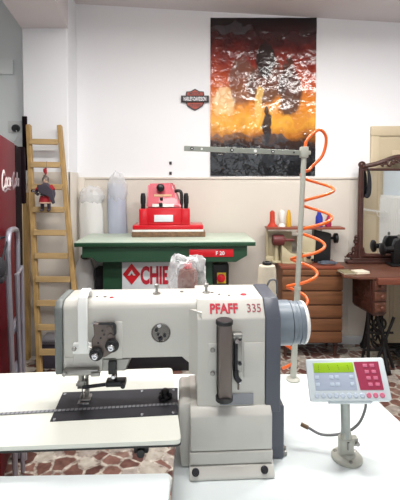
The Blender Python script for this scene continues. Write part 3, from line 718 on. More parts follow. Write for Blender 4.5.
# head
B = nb(); box(B, -.285, .303, .24, .50, 1.112, 1.149, .006); ob('head_base', B, PRED, cx)
B = nb(); box(B, -.287, .305, .238, .50, 1.094, 1.1115, .002); ob('platen', B, WHITEP, cx, label='white-edged platen under the red head')
B = nb()
box(B, -.232, -.165, .25, .46, 1.1495, 1.285, .006); box(B, .122, .192, .25, .46, 1.1495, 1.285, .006); box(B, -.17, .127, .26, .46, 1.1495, 1.290, .006)
ob('head_box', B, PRED, cx)
B = nb()
v = [B.verts.new(p) for p in ((-.172, .265, 1.2905), (.126, .265, 1.2905), (.126, .46, 1.2905), (-.172, .46, 1.2905), (-.163, .33, 1.495), (.028, .33, 1.50), (.060, .45, 1.50), (-.163, .45, 1.495))]
for f in ((0, 1, 5, 4), (1, 2, 6, 5), (2, 3, 7, 6), (3, 0, 4, 7), (4, 5, 6, 7), (3, 2, 1, 0)): B.faces.new([v[i] for i in f])
bmesh.ops.bevel(B, geom=list(B.edges), offset=.012, segments=2, affect='EDGES')
ob('head_cover', B, PPINK, cx, label='paler red sloping cover')
B = nb(); cyl(B, (-.05, .46, 1.06), (-.05, .46, 1.46), .035, seg=20); ob('swing_post', B, STEEL, cx)
for x in (-.203, .160):
    B = nb(); lathe(B, [(.016, 0), (.018, .01), (.018, .03), (.022, .05), (.022, .10), (.016, .128), (0, .132)], (x, .30, 1.2855), seg=16); ob('handle', B, BLACKP, cx)
B = nb(); cyl(B, (-.055, .325, 1.45), (-.055, .29, 1.455), .012, seg=12); sph(B, (-.055, .275, 1.46), (.034, .02, .034), 16); ob('pressure_knob', B, BLACKP, cx)
B = nb(); tube(B, smoothpath([(.065, .32, 1.43), (.095, .31, 1.435), (.118, .30, 1.42), (.122, .30, 1.36), (.118, .30, 1.287)], 6), .014, 8); ob('black_conduit', B, BLACKP, cx)
B = nb(); box(B, -.107, .051, .2525, .2595, 1.176, 1.234, .001); ob('white_label', B, SIGNW, cx)
def slope_y(z): return .265+(z-1.2905)/(.2045)*.065
for nm, m, x0, x1, z0, z1, dpt in (('dial_plate', STEEL, -.125, .06, 1.298, 1.326, .004), ('brass_plate', mat('brass_letter_plate', '#cfa07a', .5), -.11, .04, 1.385, 1.405, .003)):
    B = nb(); zc = (z0+z1)/2; M_ = Matrix.Translation(((x0+x1)/2, slope_y(zc)-.002, zc)) @ Matrix.Rotation(-atan2(.065, .2045), 4, 'X')
    box(B, -(x1-x0)/2, (x1-x0)/2, -dpt, 0, -(z1-z0)/2, (z1-z0)/2, .001, 1, M_); ob(nm, B, m, cx)
B = nb(); box(B, -.066, -.036, slope_y(1.32)-.025, slope_y(1.32), 1.306, 1.335, .004); box(B, -.06, -.035, slope_y(1.365)-.012, slope_y(1.365), 1.352, 1.38, .004); ob('dial_lever', B, BLACKP, cx)
cb_ = nb(); box(cb_, -.292, .320, .235, .42, 1.0502, 1.0935, .004)
o = ob('cutting_board', cb_, BOARD); o.location = cx.location; o.rotation_euler = cx.rotation_euler
tag(o, 'worn brown cutting board lying under the red press head', 'cutting board')

# rolls of material behind and below the press
def roll(name, label, x, y, r, h, m, topm, puff, seed):
    t = thing(name, label, 'fabric roll', (x, y, 0), group='fabric rolls behind the press')
    rng = random.Random(seed)
    B = nb(); sg_ = 28; rings = []
    n = 9
    for i in range(n):
        z = h*i/(n-1); rk = r*(1+.03*sin(i*1.7))
        if i == n-1: rk *= .8
        rings.append([B.verts.new((rk*(1+.05*sin(5*2*pi*k/sg_+i*.4))*cos(2*pi*k/sg_)+.01*sin(i*.5), rk*(1+.05*sin(4*2*pi*k/sg_+seed))*sin(2*pi*k/sg_)*.62, z)) for k in range(sg_)])
    for a, b in zip(rings, rings[1:]):
        for k in range(sg_): B.faces.new((a[k], a[(k+1) % sg_], b[(k+1) % sg_], b[k]))
    B.faces.new(rings[0][::-1]); B.faces.new(rings[-1]); ob('fabric', B, m, t, sharp=60)
    B = nb(); vs = sph(B, (0, 0, 0), 1, 24)
    for v in vs:
        w = 1+rng.uniform(-.05, .05)+.07*sin(9*v.co.x+3*v.co.z)*cos(7*v.co.z)
        v.co = Vector((v.co.x*r*1.06*w, v.co.y*r*.66*w, h-puff*.35+v.co.z*puff*w))
    ob('plastic_wrap', B, topm, t, sharp=20)
    return t
roll('fabric_roll', 'white wrapped fabric roll next to the pillar, shorter of two behind the press', -.985, 3.63, .108, 1.41, FOLD, FILM, .10, 2)
roll('fabric_roll', 'tall pale blue fabric roll in crumpled plastic, behind the press', -.752, 3.63, .085, 1.49, BLUEF, FILM, .17, 5)
t = thing('dust_bag', 'pale grey cloth bag standing beneath the end of the green press table', 'bag', (-.965, 3.33, 0))
B = nb(); lathe(B, [(.085, 0), (.09, .2), (.088, .5), (.08, .78), (.05, .86), (0, .87)], seg=24); o = ob('bag_body', B, FOLD, t)
B = nb(); lathe(B, [(.02, .865), (.035, .88), (.03, .90), (0, .90)], seg=16); ob('bag_neck', B, CLOTH, t)
B = nb(); box(B, -.038, .038, -.06, .06, 0, .80, .006); o = ob('black_case', B, BLACKC); o.location = (-.825, 3.32, 0)
tag(o, 'upright black case beneath the press, against its green column', 'case')

# ------------------------------------------------------------------ wall things
w, h = .966, 1.437
B = nb(); nx, nz = 48, 72; g_ = []
rng = random.Random(11)
import mathutils
def wr(x, z):
    q = mathutils.noise.noise(Vector((x*5, z*4, 3.1)))*.006
    q += .007*(abs(((z*5.2) % 1)-.5)+abs(((x*4.1) % 1)-.5))
    return -.004-abs(q)
for j in range(nz+1):
    g_.append([B.verts.new((w*i/nx, wr(w*i/nx, h*j/nz), h*j/nz)) for i in range(nx+1)])
for j in range(nz):
    for i in range(nx): B.faces.new((g_[j][i], g_[j][i+1], g_[j+1][i+1], g_[j+1][i]))
bk = [B.verts.new(p) for p in ((0, -.0008, 0), (w, -.0008, 0), (w, -.0008, h), (0, -.0008, h))]; B.faces.new(bk[::-1])
per = g_[0]+[r_[-1] for r_ in g_[1:]]+g_[-1][-2::-1]+[r_[0] for r_ in g_[-2:0:-1]]
o = ob('wall_poster', B, poster_mat(w, h), sharp=180); o.location = (.095, WY, 1.566); tag(o, 'large creased glossy poster in fiery orange and black on white wall', 'poster')
for p in o.data.polygons: p.use_smooth = False if len(p.vertices) > 4 else True

em = thing('wall_emblem', 'small black and orange shield emblem with a lettered bar, beside the poster', 'sign', (-.046, WY-.001, 2.262))
sh = [(-.085, .05), (-.08, .075), (-.04, .078), (0, .1), (.04, .078), (.08, .075), (.085, .05), (.085, -.03), (.07, -.06), (.03, -.085), (0, -.1), (-.03, -.085), (-.07, -.06), (-.085, -.03)]
B = nb(); prism(B, sh, -.012, 0, 'y', .002, 1); ob('shield', B, EMBB, em)
B = nb(); prism(B, [(a*.88, b*.88) for a, b in sh], -.0135, -.0115, 'y'); ob('shield_field', B, EMBO, em)
B = nb(); box(B, -.128, .128, -.022, -.012, -.026, .036, .002); box(B, -.112, .112, -.024, -.022, -.017, .027); ob('bar', B, EMBB, em)
B = nb(); text(B, 'HARLEY-DAVIDSON', .05, (0, -.0245, .005), .0005, .0012, 0, None, .205, ); ob('bar_lettering', B, EMBW, em)
B = nb(); text(B, 'MOTOR', .032, (0, -.0145, .055), .0005, .0006, 0, None, .10); text(B, 'CYCLES', .032, (0, -.0145, -.05), .0005, .0006, 0, None, .10); ob('shield_lettering', B, EMBB, em)
for z, l in ((1.684, 'tiny dark hook on the wall above the red press, upper of the pair'), (1.590, 'tiny dark hook at the wainscot top above the red press')):
    B = nb(); box(B, -.012, .012, -.008, 0, -.014, .014, .003); tube(B, smoothpath([(0, -.006, 0), (0, -.018, -.004), (0, -.02, .008)], 4), .003, 6)
    o = ob('wall_hook', B, HOOKM); o.location = (-.272, WY-.0005, z); tag(o, l, 'hook', 'hooks above the press')
t = thing('wall_socket', 'white wall socket with a round black plug in the alcove above the fridge', 'socket', (-1.69, WY, 2.0))
B = nb(); box(B, -.07, .05, -.012, -.0005, -.035, .07, .004); ob('cover_plate', B, SOCK, t)
B = nb(); lathe(B, [(.036, 0), (.036, .02), (.028, .035), (0, .037)], (.005, -.012, .0), (0, -1, 0), 20); ob('plug', B, BLACKP, t)
B = nb(); tube(B, smoothpath([(.02, -.045, -.02), (.03, -.05, -.07), (.0, -.04, -.12), (-.05, -.03, -.1)], 6), .004, 6); ob('plug_cord', B, SOCK, t)
B = nb(); box(B, -.02, .02, -.016, 0, 0, .46, .003); o = ob('wall_bracket', B, FBLACK); o.location = (-1.5, 3.4495, 1.61); tag(o, 'narrow black upright strip on the white pillar edge above the fridge', 'bracket')

# ------------------------------------------------------------------ wooden ladder
P0, P1 = Vector((-1.185, 2.92, 0)), Vector((-1.448, 3.40, 1.99)); Q0, Q1 = Vector((-.868, 2.92, 0)), Vector((-1.187, 3.40, 1.985))
ld = thing('wooden_ladder', 'tall pine ladder with flat rungs leaning on the white pillar', 'ladder', (-1.2, 2.95, 0)); off = Vector(ld.location)
RZ = [.232, .405, .577, .75, .925, 1.102, 1.282, 1.464, 1.646, 1.838]
for a, b in ((P0, P1), (Q0, Q1)):
    B = nb(); beam(B, a-off, b-off, .036, .042, (1, 0, 0), .004); ob('side_rail', B, PINE, ld)
for k in range(10):
    f = RZ[k]/1.99
    a, b = P0.lerp(P1, f)-off, Q0.lerp(Q1, f)-off
    nrm = Vector((0, -.03, .006))
    B = nb(); beam(B, a+nrm+Vector((.017, 0, 0)), b+nrm+Vector((-.017, 0, 0)), .046, .018, (0, .235, .97), .002); ob('rung', B, PINE2, ld)

# knight doll hanging on the ladder
dl = thing('knight_doll', 'small knight doll with a red plume, hanging on the wooden ladder', 'doll', (-1.228, 3.18, 1.275))
B = nb()
bd_ = [(-.03, 0, .0), (-.028, 0, .10), (.028, 0, .0), (.026, 0, .10), (0, 0, .115), (0, 0, .19), (0, 0, .205), (-.05, -.005, .185), (-.075, -.01, .13), (-.045, -.03, .115), (.052, -.005, .18), (.075, 0, .12), (.07, -.02, .08)]
for ch, rs_ in (([(0, 0, .10), (0, 0, .15), (0, 0, .20), (0, 0, .225)], [.04, .037, .045, .018]), ([(-.028, 0, .105), (-.027, 0, .05), (-.028, 0, .012)], [.018, .014, .012]), ([(.026, 0, .105), (.026, 0, .05), (.027, 0, .012)], [.018, .014, .012]),
                ([(-.035, 0, .198), (-.07, -.012, .155), (-.045, -.04, .135)], [.016, .013, .011]), ([(.035, 0, .198), (.07, -.01, .15), (.066, -.02, .105)], [.016, .013, .011])):
    tube(B, smoothpath(ch, 4), [rs_[min(int(i/4), len(rs_)-1)]*(1-(i/4 % 1))+rs_[min(int(i/4)+1, len(rs_)-1)]*(i/4 % 1) for i in range(4*(len(ch)-1)+1)], 10)
for x in (-.028, .027): sph(B, (x, -.012, .009), (.013, .024, .010), 10)
ob('body', B, CLOTH, dl)
B = nb(); sph(B, (0, -.002, .245), (.022, .022, .027), 14); sph(B, (0, -.025, .243), (.004, .005, .005), 8); ob('face', B, DOLLF, dl)
B = nb()
for x in (-.008, .008): sph(B, (x, -.0215, .250), (.003, .003, .003), 8)
ob('eyes', B, BLACKP, dl)
B = nb(); lathe(B, [(.026, -.012), (.027, .008), (.022, .022), (.008, .032), (0, .034)], (0, .004, .25), (0, .25, 1), 18); box(B, -.012, .004, -.012, .012, .268, .29, .004); ob('helmet', B, TAUPE, dl)
B = nb(); tube(B, smoothpath([(0, .002, .28), (.002, .002, .305), (-.003, .002, .325), (.004, .002, .345)], 5), [.004+.011*min(1, i/8)*(1 if i < 13 else .5) for i in range(16)], 8); ob('plume', B, DOLLR, dl)
B = nb(); lathe(B, [(.036, .062), (.052, .07), (.048, .10), (.04, .125), (0, .126)], seg=20); tube(B, smoothpath([(-.036, 0, .2), (-.06, -.01, .165)], 5), [.022]*6, 10); tube(B, smoothpath([(.036, 0, .2), (.062, -.008, .165)], 5), [.022]*6, 10); ob('tunic', B, DOLLR, dl)
B = nb(); lathe(B, [(.0525, .064), (.054, .066), (.0535, .074), (.05, .076)], seg=20); ob('tunic_hem', B, DOLLF, dl)
B = nb(); prism(B, [(-.045, .21), (.03, .215), (.075, .17), (.095, .07), (.075, .06), (.045, .12), (-.03, .15)], -.062, -.05, 'y', .003, 1); ob('cloak', B, CLOTH, dl)
B = nb(); beam(B, (-.085, -.055, .165), (.015, -.066, .125), .008, .004, (0, 0, 1), .001); box(B, -.092, -.08, -.062, -.05, .152, .175, .002); ob('sword', B, CHROME, dl)
B = nb(); tube(B, [(0, .004, .283), (0, .035, .40)], .0012, 5); ob('hanging_string', B, BLACKP, dl)

# ------------------------------------------------------------------ red fridge, step ladder, planks
fa = atan2(.801, -.249)
fr = thing('drinks_fridge', 'tall dark red drinks fridge with white script lettering, beside the pillar', 'fridge', (-.972, 1.954, 0), fa)
B = nb(); box(B, -.12, .50, 0, .6, .06, 1.74, .01, 2); ob('cabinet', B, FRIDGE, fr)
B = nb(); prism(B, rr([(.5005, .0), (.825, .0), (.825, .6), (.5005, .6)], .04), .10, 1.735, 'z', .006, 2); ob('door', B, FBLACK, fr, label='near-black far end with shade in its colour')  # black end drawn wide; shade on the red side is put into its colour
B = nb(); box(B, -.1, .82, .02, .58, 0, .0595, .004); ob('plinth', B, FBLACK, fr)
B = nb(); prism(B, rr([(.78, -.02), (.865, -.02), (.865, .03), (.78, .03)], .012), 1.36, 1.745, 'z', .004, 2); ob('header', B, FBLACK, fr)
B = nb()
def stroke(pts, r=.006, n=6):
    P = smoothpath([(p[0], 0, p[1]) for p in pts], n); m_ = len(P)
    tube(B, P, [r*(.6+.8*sin(pi*i/(m_-1))) for i in range(m_)], 6)
def bigC(x, s=1): stroke([(x+.10, 1.545), (x+.085, 1.565), (x+.05, 1.565), (x+.015, 1.53), (x+.01, 1.485), (x+.04, 1.462), (x+.08, 1.475), (x+.10, 1.497)], .009)
def lo_(x): stroke([(x+.03, 1.53), (x+.005, 1.51), (x+.01, 1.48), (x+.04, 1.478), (x+.055, 1.505), (x+.035, 1.53), (x+.06, 1.527)], .007)
def lc_(x): stroke([(x+.05, 1.522), (x+.03, 1.53), (x+.006, 1.51), (x+.012, 1.48), (x+.05, 1.482)], .007)
def la_(x): stroke([(x+.05, 1.525), (x+.02, 1.53), (x+.004, 1.503), (x+.015, 1.478), (x+.045, 1.495), (x+.055, 1.53), (x+.052, 1.485), (x+.07, 1.48)], .007)
def ll_(x): stroke([(x, 1.485), (x+.03, 1.52), (x+.045, 1.56), (x+.03, 1.572), (x+.018, 1.54), (x+.02, 1.485), (x+.045, 1.482)], .006)
bigC(.02); lo_(.12); lc_(.19); la_(.255)
bmesh.ops.scale(B, vec=(1, .25, .85), verts=B.verts); bmesh.ops.translate(B, vec=(0, 0, .227), verts=B.verts); ob('script_lettering', B, SCRIPTW, fr)
B = nb(); bigC(.37); lo_(.47); ll_(.535); la_(.59)
stroke([(.05, 1.462), (.12, 1.447), (.20, 1.462), (.30, 1.452)], .006)
stroke([(.335, 1.51), (.365, 1.513)], .005)
bmesh.ops.scale(B, vec=(1, .25, .85), verts=B.verts); bmesh.ops.translate(B, vec=(0, 0, .227), verts=B.verts)
ob('script_lettering', B, mat('shaded_script', '#8f8389', .6), fr)  # same white script, its shade put into a dimmer colour
# folded aluminium step ladder
st = thing('step_ladder', 'folded grey aluminium step ladder standing against the red fridge', 'step ladder', (-.972+.045+.015, 1.954+.014-.06, 0), fa)
B = nb(); tube(B, smoothpath([(.06, 0, .015), (.02, 0, .5), (-.055, 0, 1.1), (-.06, 0, 1.2), (-.02, 0, 1.262), (.05, 0, 1.27), (.2, 0, 1.255), (.25, 0, 1.22), (.26, 0, 1.1), (.24, 0, .5), (.22, 0, .015)], 6), .0135, 10); ob('front_frame', B, ALU, st)
B = nb(); tube(B, [(.10, -.03, .015), (.06, -.028, .6), (.01, -.026, 1.06)], .011, 10); tube(B, [(.19, -.03, .015), (.2, -.028, .6), (.215, -.026, 1.06)], .011, 10); tube(B, [(.01, -.026, 1.05), (.215, -.026, 1.05)], .009, 8); ob('rear_frame', B, ALU, st)
for z in (.28, .52, .76):
    B = nb(); box(B, .045-.06*(z-.28), .225, -.012, .012, z, z+.03, .004); ob('tread', B, ALU, st)
B = nb(); sph(B, (0, 0, 0), 1, 18)
for v in B.verts: v.co = Vector((v.co.x*.062, v.co.y*.026, v.co.z*.05*(1-.2*v.co.x)))
tube(B, smoothpath([(.0, -.012, .04), (.04, -.016, .075), (.085, -.024, .12), (.092, -.02, .127), (.085, .012, .12), (.04, .014, .075), (.0, .012, .04)], 5), .005, 6)
box(B, -.045, .045, -.022, .022, -.062, -.035, .008)
o = ob('shoulder_bag', B, BLACKC); o.location = (-.896, 1.775, 1.12); o.rotation_euler = (0, 0, fa); tag(o, 'small black bag hung on the grey step ladder beside the fridge', 'bag')
B = nb(); beam(B, (-1.50, 3.38, 0), (-1.512, 3.42, 1.50), .022, .07, (1, 0, 0), .002); tag(ob('wooden_plank', B, PLANKP), 'thin pale plank leaning upright at the pillar corner nearest the fridge', 'plank')
B = nb(); beam(B, (-1.468, 3.36, 0), (-1.477, 3.41, 1.42), .036, .05, (1, 0, 0), .002); tag(ob('wooden_batten', B, PINE), 'narrow brown batten leaning between the pale plank and the ladder', 'batten')
t = thing('floor_box', 'low dark grey box on the floor behind the pine ladder', 'box', (-1.14, 3.28, 0))
B = nb(); box(B, -.16, .2, -.1, .1, 0, .20, .006); ob('box_body', B, CLOTH, t)
B = nb(); box(B, -.165, .205, -.105, .105, .2, .225, .004); ob('lid', B, ALU, t)

# ------------------------------------------------------------------ dresser with the small machine and thread cones
ds = thing('dresser', 'brown wooden chest of six drawers on turned legs by the wall', 'dresser', (.955, 3.52, 0))
B = nb(); box(B, -.258, .258, -.132, .155, .13, .768, .003); ob('carcass', B, DRESS, ds)
B = nb(); box(B, -.268, .268, -.152, .160, .7685, .794, .005); ob('top', B, DRESSTOP, ds)
for z0, z1 in ((.713, .765), (.585, .706), (.464, .578), (.350, .457), (.238, .343), (.135, .231)):
    B = nb(); box(B, -.256, .258, -.156, -.1325, z0+.004, z1, .005, 2); dd = ob('drawer', B, DRESS, ds)
    B = nb(); box(B, -.25, .252, -.146, -.1345, z0-.004, z0+.0035, .001); ob('finger_groove', B, WALNUT, dd)
    if z0 > .7:
        B = nb(); lathe(B, [(.006, 0), (.006, .004), (.003, .008), (0, .008)], (.205, -.156, .742), (0, -1, 0), 10); ob('key_escutcheon', B, DARK, dd)
for x in (-.215, .215):
    for y in (-.10, .12):
        B = nb(); lathe(B, [(.012, 0), (.015, .01), (.011, .02), (.018, .06), (.023, .09), (.014, .10), (.023, .11), (.023, .129)], (x, y, 0), seg=16); ob('leg', B, WALNUT, ds)
mz = .7942
sw = thing('thread_winder', 'small cream sewing machine with a motor, under a red-brown thread shelf on the dresser', 'sewing machine', (.92, 3.52, mz))
B = nb(); box(B, -.20, .06, -.05, .10, 0, .016, .003); prism(B, [(-.205, .016), (.03, .016), (-.02, .07), (-.12, .085), (-.20, .16)], -.03, .06, 'y', .006, 2); ob('bed', B, OLDCREAM, sw)
B = nb(); lathe(B, [(.02, -.002), (.045, 0), (.05, .012), (.05, .09), (.045, .1), (.015, .105), (.012, .19), (0, .19)], (-.275, .02, .20), (1, 0, 0), 24); mo = ob('motor', B, MOTORR, sw)
B = nb(); tube(B, [(-.24, .03, .016), (-.24, .03, .17)], .018, 10); box(B, -.28, -.20, -.02, .08, 0, .016, .003); ob('motor_stand', B, OLDCREAM, sw)
B = nb(); prism(B, rr([(-.045, .09), (.09, .09), (.095, .22), (.05, .255), (-.06, .235)], .02), -.04, .07, 'y', .01, 2); box(B, -.02, .07, -.07, .04, .016, .10, .01); ob('head', B, OLDCREAM, sw)
B = nb(); lathe(B, [(.02, 0), (.02, .02), (.012, .024), (0, .024)], (.02, -.07, .07), (0, -1, 0), 14); lathe(B, [(.012, 0), (.012, .02), (0, .022)], (.055, -.07, .04), (0, -1, 0), 12); ob('dial', B, DARK, sw)
B = nb(); box(B, -.325, -.09, .08, .095, .03, .27, .004); ob('back_plate', B, OLDCREAM, sw)
B = nb(); prism(B, [(.09, .0), (.235, .0), (.24, .26), (.09, .295)], .0, .08, 'y', .006, 1); ob('side_housing', B, BLACKP, sw)
B = nb(); cyl(B, (.235, .03, .215), (.275, .03, .215), .012, seg=12); lathe(B, [(.03, 0), (.045, .006), (.045, .03), (.03, .036), (0, .036)], (.272, .03, .215), (1, 0, 0), 24); ob('handwheel', B, BLACKP, sw)
B = nb(); box(B, -.335, .345, -.05, .09, .300, .318, .003); shf = ob('thread_shelf', B, DRESSTOP, sw)
B = nb(); box(B, -.325, -.31, .05, .07, .05, .2995, .002); box(B, .16, .175, .05, .075, .28, .2995, .002); box(B, -.328, -.21, .045, .075, 0, .05, .003); ob('shelf_support', B, OLDCREAM, sw)
zt = mz+.3185
def tcone(x, y, r0, r1, h, m, label, flange):
    t = thing('thread_cone', label, 'thread cone', (x, y, zt), group='thread cones on the shelf')
    B = nb()
    if flange: r0 *= 1.1; r1 *= 1.15; prof = [(r0*1.5, 0), (r0*1.35, .012), (r0*.9, .03), (r1*1.02, .05), (r1, h-.01), (r1*.85, h), (0, h)]
    else: prof = [(r0, 0), (r0*1.02, .02), (r0, h*.62), (r1, h*.80), (r1*.7, h), (0, h)]
    lathe(B, prof, seg=22); ob('thread', B, m, t)
    B = nb(); lathe(B, [(r1*.5, h), (r1*.5, h+.008), (r1*.25, h+.009), (0, h+.009)], seg=14); ob('core', B, m, t)
tcone(.643, 3.55, .027, .019, .135, REDT, 'slim orange-red cone with flared foot, end of the thread shelf', True)
tcone(.728, 3.55, .020, .024, .14, WHT, 'white thread cone on the shelf, between the orange-red and yellow cones', True)
tcone(.790, 3.555, .021, .018, .14, YELT, 'yellow thread cone on the shelf over the dresser', False)
tcone(1.060, 3.55, .031, .020, .135, BLUE, 'dark blue thread cone on the shelf over the dresser', False)
tcone(1.142, 3.55, .026, .017, .09, MAGT, 'short magenta thread cone on the shelf behind the orange hose', False)
B = nb(); pts = []
rng = random.Random(5)
for k in range(60):
    a = k*.52; pts.append((.06*cos(a)+.02*sin(a*.3), .035*sin(a), .008+.010*abs(sin(a*.37))+k*.0002))
tube(B, smoothpath(pts, 3), .006, 6); o = ob('power_cable', B, mat('blue_grey_cable', '#59606c', .5)); o.location = (1.10, 3.43, mz); tag(o, 'coiled blue-grey power cable lying on the dresser top', 'cable')

# ------------------------------------------------------------------ treadle table with mirror
tr = thing('treadle_table', 'old brown treadle sewing table with carved drawers and black iron legs', 'table', (1.8, 3.34, 0))
ox, oy = 1.8, 3.34
B = nb(); box(B, 1.225-ox, 2.45-ox, 3.06-oy, 3.64-oy, .755, .778, .004); ob('tabletop', B, TABWOOD, tr)
B = nb(); prism(B, [(1.118-ox, 3.10-oy), (1.2245-ox, 3.06-oy), (1.2245-ox, 3.36-oy), (1.17-ox, 3.36-oy)], .757, .778, 'z', .003, 1); ob('folding_leaf', B, TABWOOD, tr)
B = nb(); box(B, 1.36-ox, 2.2-ox, 3.025-oy, 3.0595-oy, .722, .772, .004); ob('front_lip', B, mat('red_brown_lip', '#7d4635', .4, var=.3, vscale=8, stretch=(.6, 5, 5)), tr)
def drawer_box(x, y, rz, mirror=1):
    q = ob('drawer_box', (lambda b: (box(b, 0, .115, 0, .31, .485, .7545, .003), prism(b, [(0, .485), (.115, .485), (.10, .465), (.015, .465)], .01, .30, 'y'), b)[2])(nb()), WALNUT, tr)
    q.location = (x-ox, y-oy, 0); q.rotation_euler = (0, 0, rz)
    b = nb()
    for z0, z1, y0, y1 in ((.50, .735, .03, .28),):
        box(b, -.006, .0, y0, y1, z0, z1, .003)
        for k in range(3): box(b, -.010, -.005, y0+.02, y1-.02, z0+.03+.065*k, z0+.065+.065*k, .004)
        for k in range(2): lathe(b, [(.03, 0), (.022, .006), (.008, .008), (0, .012)], (-.006, y0+.07+.11*k, .62), (-1, 0, 0), 12)
    pn = ob('carved_panel', b, WALNUT, q)
    for z in (.50, .585, .670):
        b = nb(); box(b, .008, .107, -.012, -.0005, z, z+.076, .004); prism(b, [(.02, z+.012), (.095, z+.012), (.095, z+.064), (.02, z+.064)], -.017, -.011, 'y', .003, 1)
        dw = ob('drawer', b, TABWOOD, q)
        b = nb(); lathe(b, [(.006, 0), (.006, .01), (.014, .014), (.014, .02), (.008, .025), (0, .025)], (.0575, -.0172, z+.038), (0, -1, 0), 14); ob('knob', b, TABWOOD, dw)
drawer_box(1.338, 3.065, radians(8))
drawer_box(2.06, 3.08, 0)
# iron stand
def iron_side(x):
    B = nb()
    y0, y1 = 3.12-oy, 3.56-oy
    X = x-ox
    tube(B, smoothpath([(X, y0+.06, .754), (X, y0+.10, .45), (X, y0+.05, .2), (X, y0-.03, .02)], 6), .016, 8)
    tube(B, smoothpath([(X, y1-.06, .754), (X, y1-.10, .45), (X, y1-.05, .2), (X, y1+.03, .02)], 6), .016, 8)
    for a, b in (((y0+.06, .70), (y1-.09, .36)), ((y1-.06, .70), (y0+.09, .36)), ((y0+.08, .40), (y1-.05, .16)), ((y1-.08, .40), (y0+.05, .16)), ((y0+.03, .15), (y1-.03, .15)), ((y0+.08, .42), (y1-.08, .42)), ((y0+.06, .28), (y1-.06, .28))):
        tube(B, [(X, a[0], a[1]), (X, b[0], b[1])], .010, 8)
    for z, r in ((.34, .05), (.22, .045), (.56, .06)):
        tube(B, [(X, (y0+y1)/2+r*cos(a), z+r*sin(a)) for a in [2*pi*k/16 for k in range(17)]], .008, 6)
    for y in (y0-.03, y1+.03): cyl(B, (X-.012, y, .025), (X+.012, y, .025), .025, seg=16)
    return ob('iron_leg', B, IRON, tr)
iron_side(1.475); iron_side(2.2)
B = nb(); tube(B, [(1.41-ox, 3.16-oy, .43), (1.55-ox, 3.16-oy, .02)], .014, 8); tube(B, [(1.55-ox, 3.16-oy, .43), (1.41-ox, 3.16-oy, .05)], .012, 8)
tube(B, [(1.35-ox, 3.18-oy, .47), (1.35-ox, 3.16-oy, .02)], .014, 8); tube(B, [(1.37-ox, 3.18-oy, .47), (1.31-ox, 3.20-oy, .02)], .012, 8)
tube(B, [(1.31-ox, 3.17-oy, .16), (1.57-ox, 3.17-oy, .16)], .010, 8); tube(B, [(1.33-ox, 3.17-oy, .30), (1.55-ox, 3.17-oy, .30)], .010, 8)
for z, r in ((.23, .06), (.37, .05)): tube(B, [(1.44-ox+r*cos(a), 3.17-oy, z+r*sin(a)) for a in [2*pi*k/16 for k in range(17)]], .009, 6)
ob('iron_brace', B, IRON, tr)
B = nb(); box(B, 1.60-ox, 2.12-ox, 3.18-oy, 3.44-oy, .09, .11, .004)
for k in range(5): box(B, 1.62-ox, 2.10-ox, 3.20-oy+.05*k, 3.215-oy+.05*k, .11, .118, .002)
box(B, 1.52-ox, 2.2-ox, 3.30-oy, 3.32-oy, .085, .0995, .003); ob('treadle_plate', B, IRON, tr)
B = nb(); tube(B, [(2.1-ox, 3.34-oy+.14*cos(a), .34+.14*sin(a)) for a in [2*pi*k/28 for k in range(29)]], .012, 8)
for k in range(4): tube(B, [(2.1-ox, 3.34-oy, .34), (2.1-ox, 3.34-oy+.14*cos(k*pi/2), .34+.14*sin(k*pi/2))], .008, 6)
cyl(B, (2.05-ox, 3.34-oy, .34), (2.2-ox, 3.34-oy, .34), .012, seg=12); ob('drive_wheel', B, IRON, tr)
# old sewing machine head
om = thing('antique_sewing_machine', 'old black cast-iron sewing machine head on the treadle table, before the mirror', 'sewing machine', (1.71, 3.483, .7783))
B = nb(); box(B, -.06, .42, -.06, .06, 0, .018, .004); ob('bed', B, IRON, om)
B = nb(); lathe(B, [(.015, -.004), (.045, 0), (.056, .006), (.056, .020), (.045, .026), (.02, .028), (0, .028)], (-.125, 0, .142), (1, 0, 0), 28); ob('handwheel', B, IRON, om)
B = nb(); cyl(B, (-.098, 0, .142), (.0, 0, .145), .022, .028, seg=16); ob('shaft', B, IRON, om)
B = nb(); prism(B, rr([(-.03, .017), (.05, .017), (.05, .10), (.08, .155), (.36, .16), (.36, .06), (.42, .06), (.42, .23), (.35, .24), (.0, .235), (-.02, .18)], .015, 4), -.03, .03, 'y', .010, 2); ob('arm', B, IRON, om)
B = nb(); cyl(B, (.39, 0, .02), (.39, 0, .07), .006, seg=10); ob('needle_bar', B, CHROME, om)
B = nb(); cyl(B, (.03, 0, .236), (.03, 0, .275), .004, seg=8); cyl(B, (.03, 0, .245), (.03, 0, .27), .012, seg=12); ob('spool_pin', B, STEEL, om)
# mirror
mr = thing('vanity_mirror', 'large mirror in a dark carved wooden frame standing on the treadle table', 'mirror', (1.9, 3.58, .7783))
mx_ = 1.9
B = nb(); box(B, 1.315-mx_, 2.5-mx_, -.034, .05, 0, .032, .006); box(B, 1.36-mx_, 2.46-mx_, -.03, .04, .032, .05, .004); ob('base_rail', B, WALNUT, mr)
def mirrored(pts): return pts+[(3.9-x-mx_-1.9+mx_*0-0, z) for x, z in []]
B = nb()
L_ = 1.435-mx_
z0 = .05; zt_ = .865
for s in (1, -1):
    path = [(s*L_, 0, z0), (s*L_, 0, .45), (s*(L_+.003), 0, .80), (s*(L_+.012), 0, .862), (s*(L_+.06), 0, .875), (s*(L_+.16), 0, .90), (s*(L_+.30), 0, .95), (0, 0, .965)]
    P = smoothpath(path, 6)
    tube(B, P, .021, 10)
    tube(B, [(s*(L_+.02), -.006, p) for p in (z0, .3, .6, .845)], .008, 8)
tube(B, smoothpath([(L_+.02, 0, .14), (L_+.035, 0, .085), (L_+.09, 0, .07), (0, 0, .065), (-L_-.09, 0, .07), (-L_-.035, 0, .085), (-L_-.02, 0, .14)], 6), .020, 10)
tube(B, [(L_+.02, -.004, .842), (-L_-.02, -.004, .842)], .012, 8)
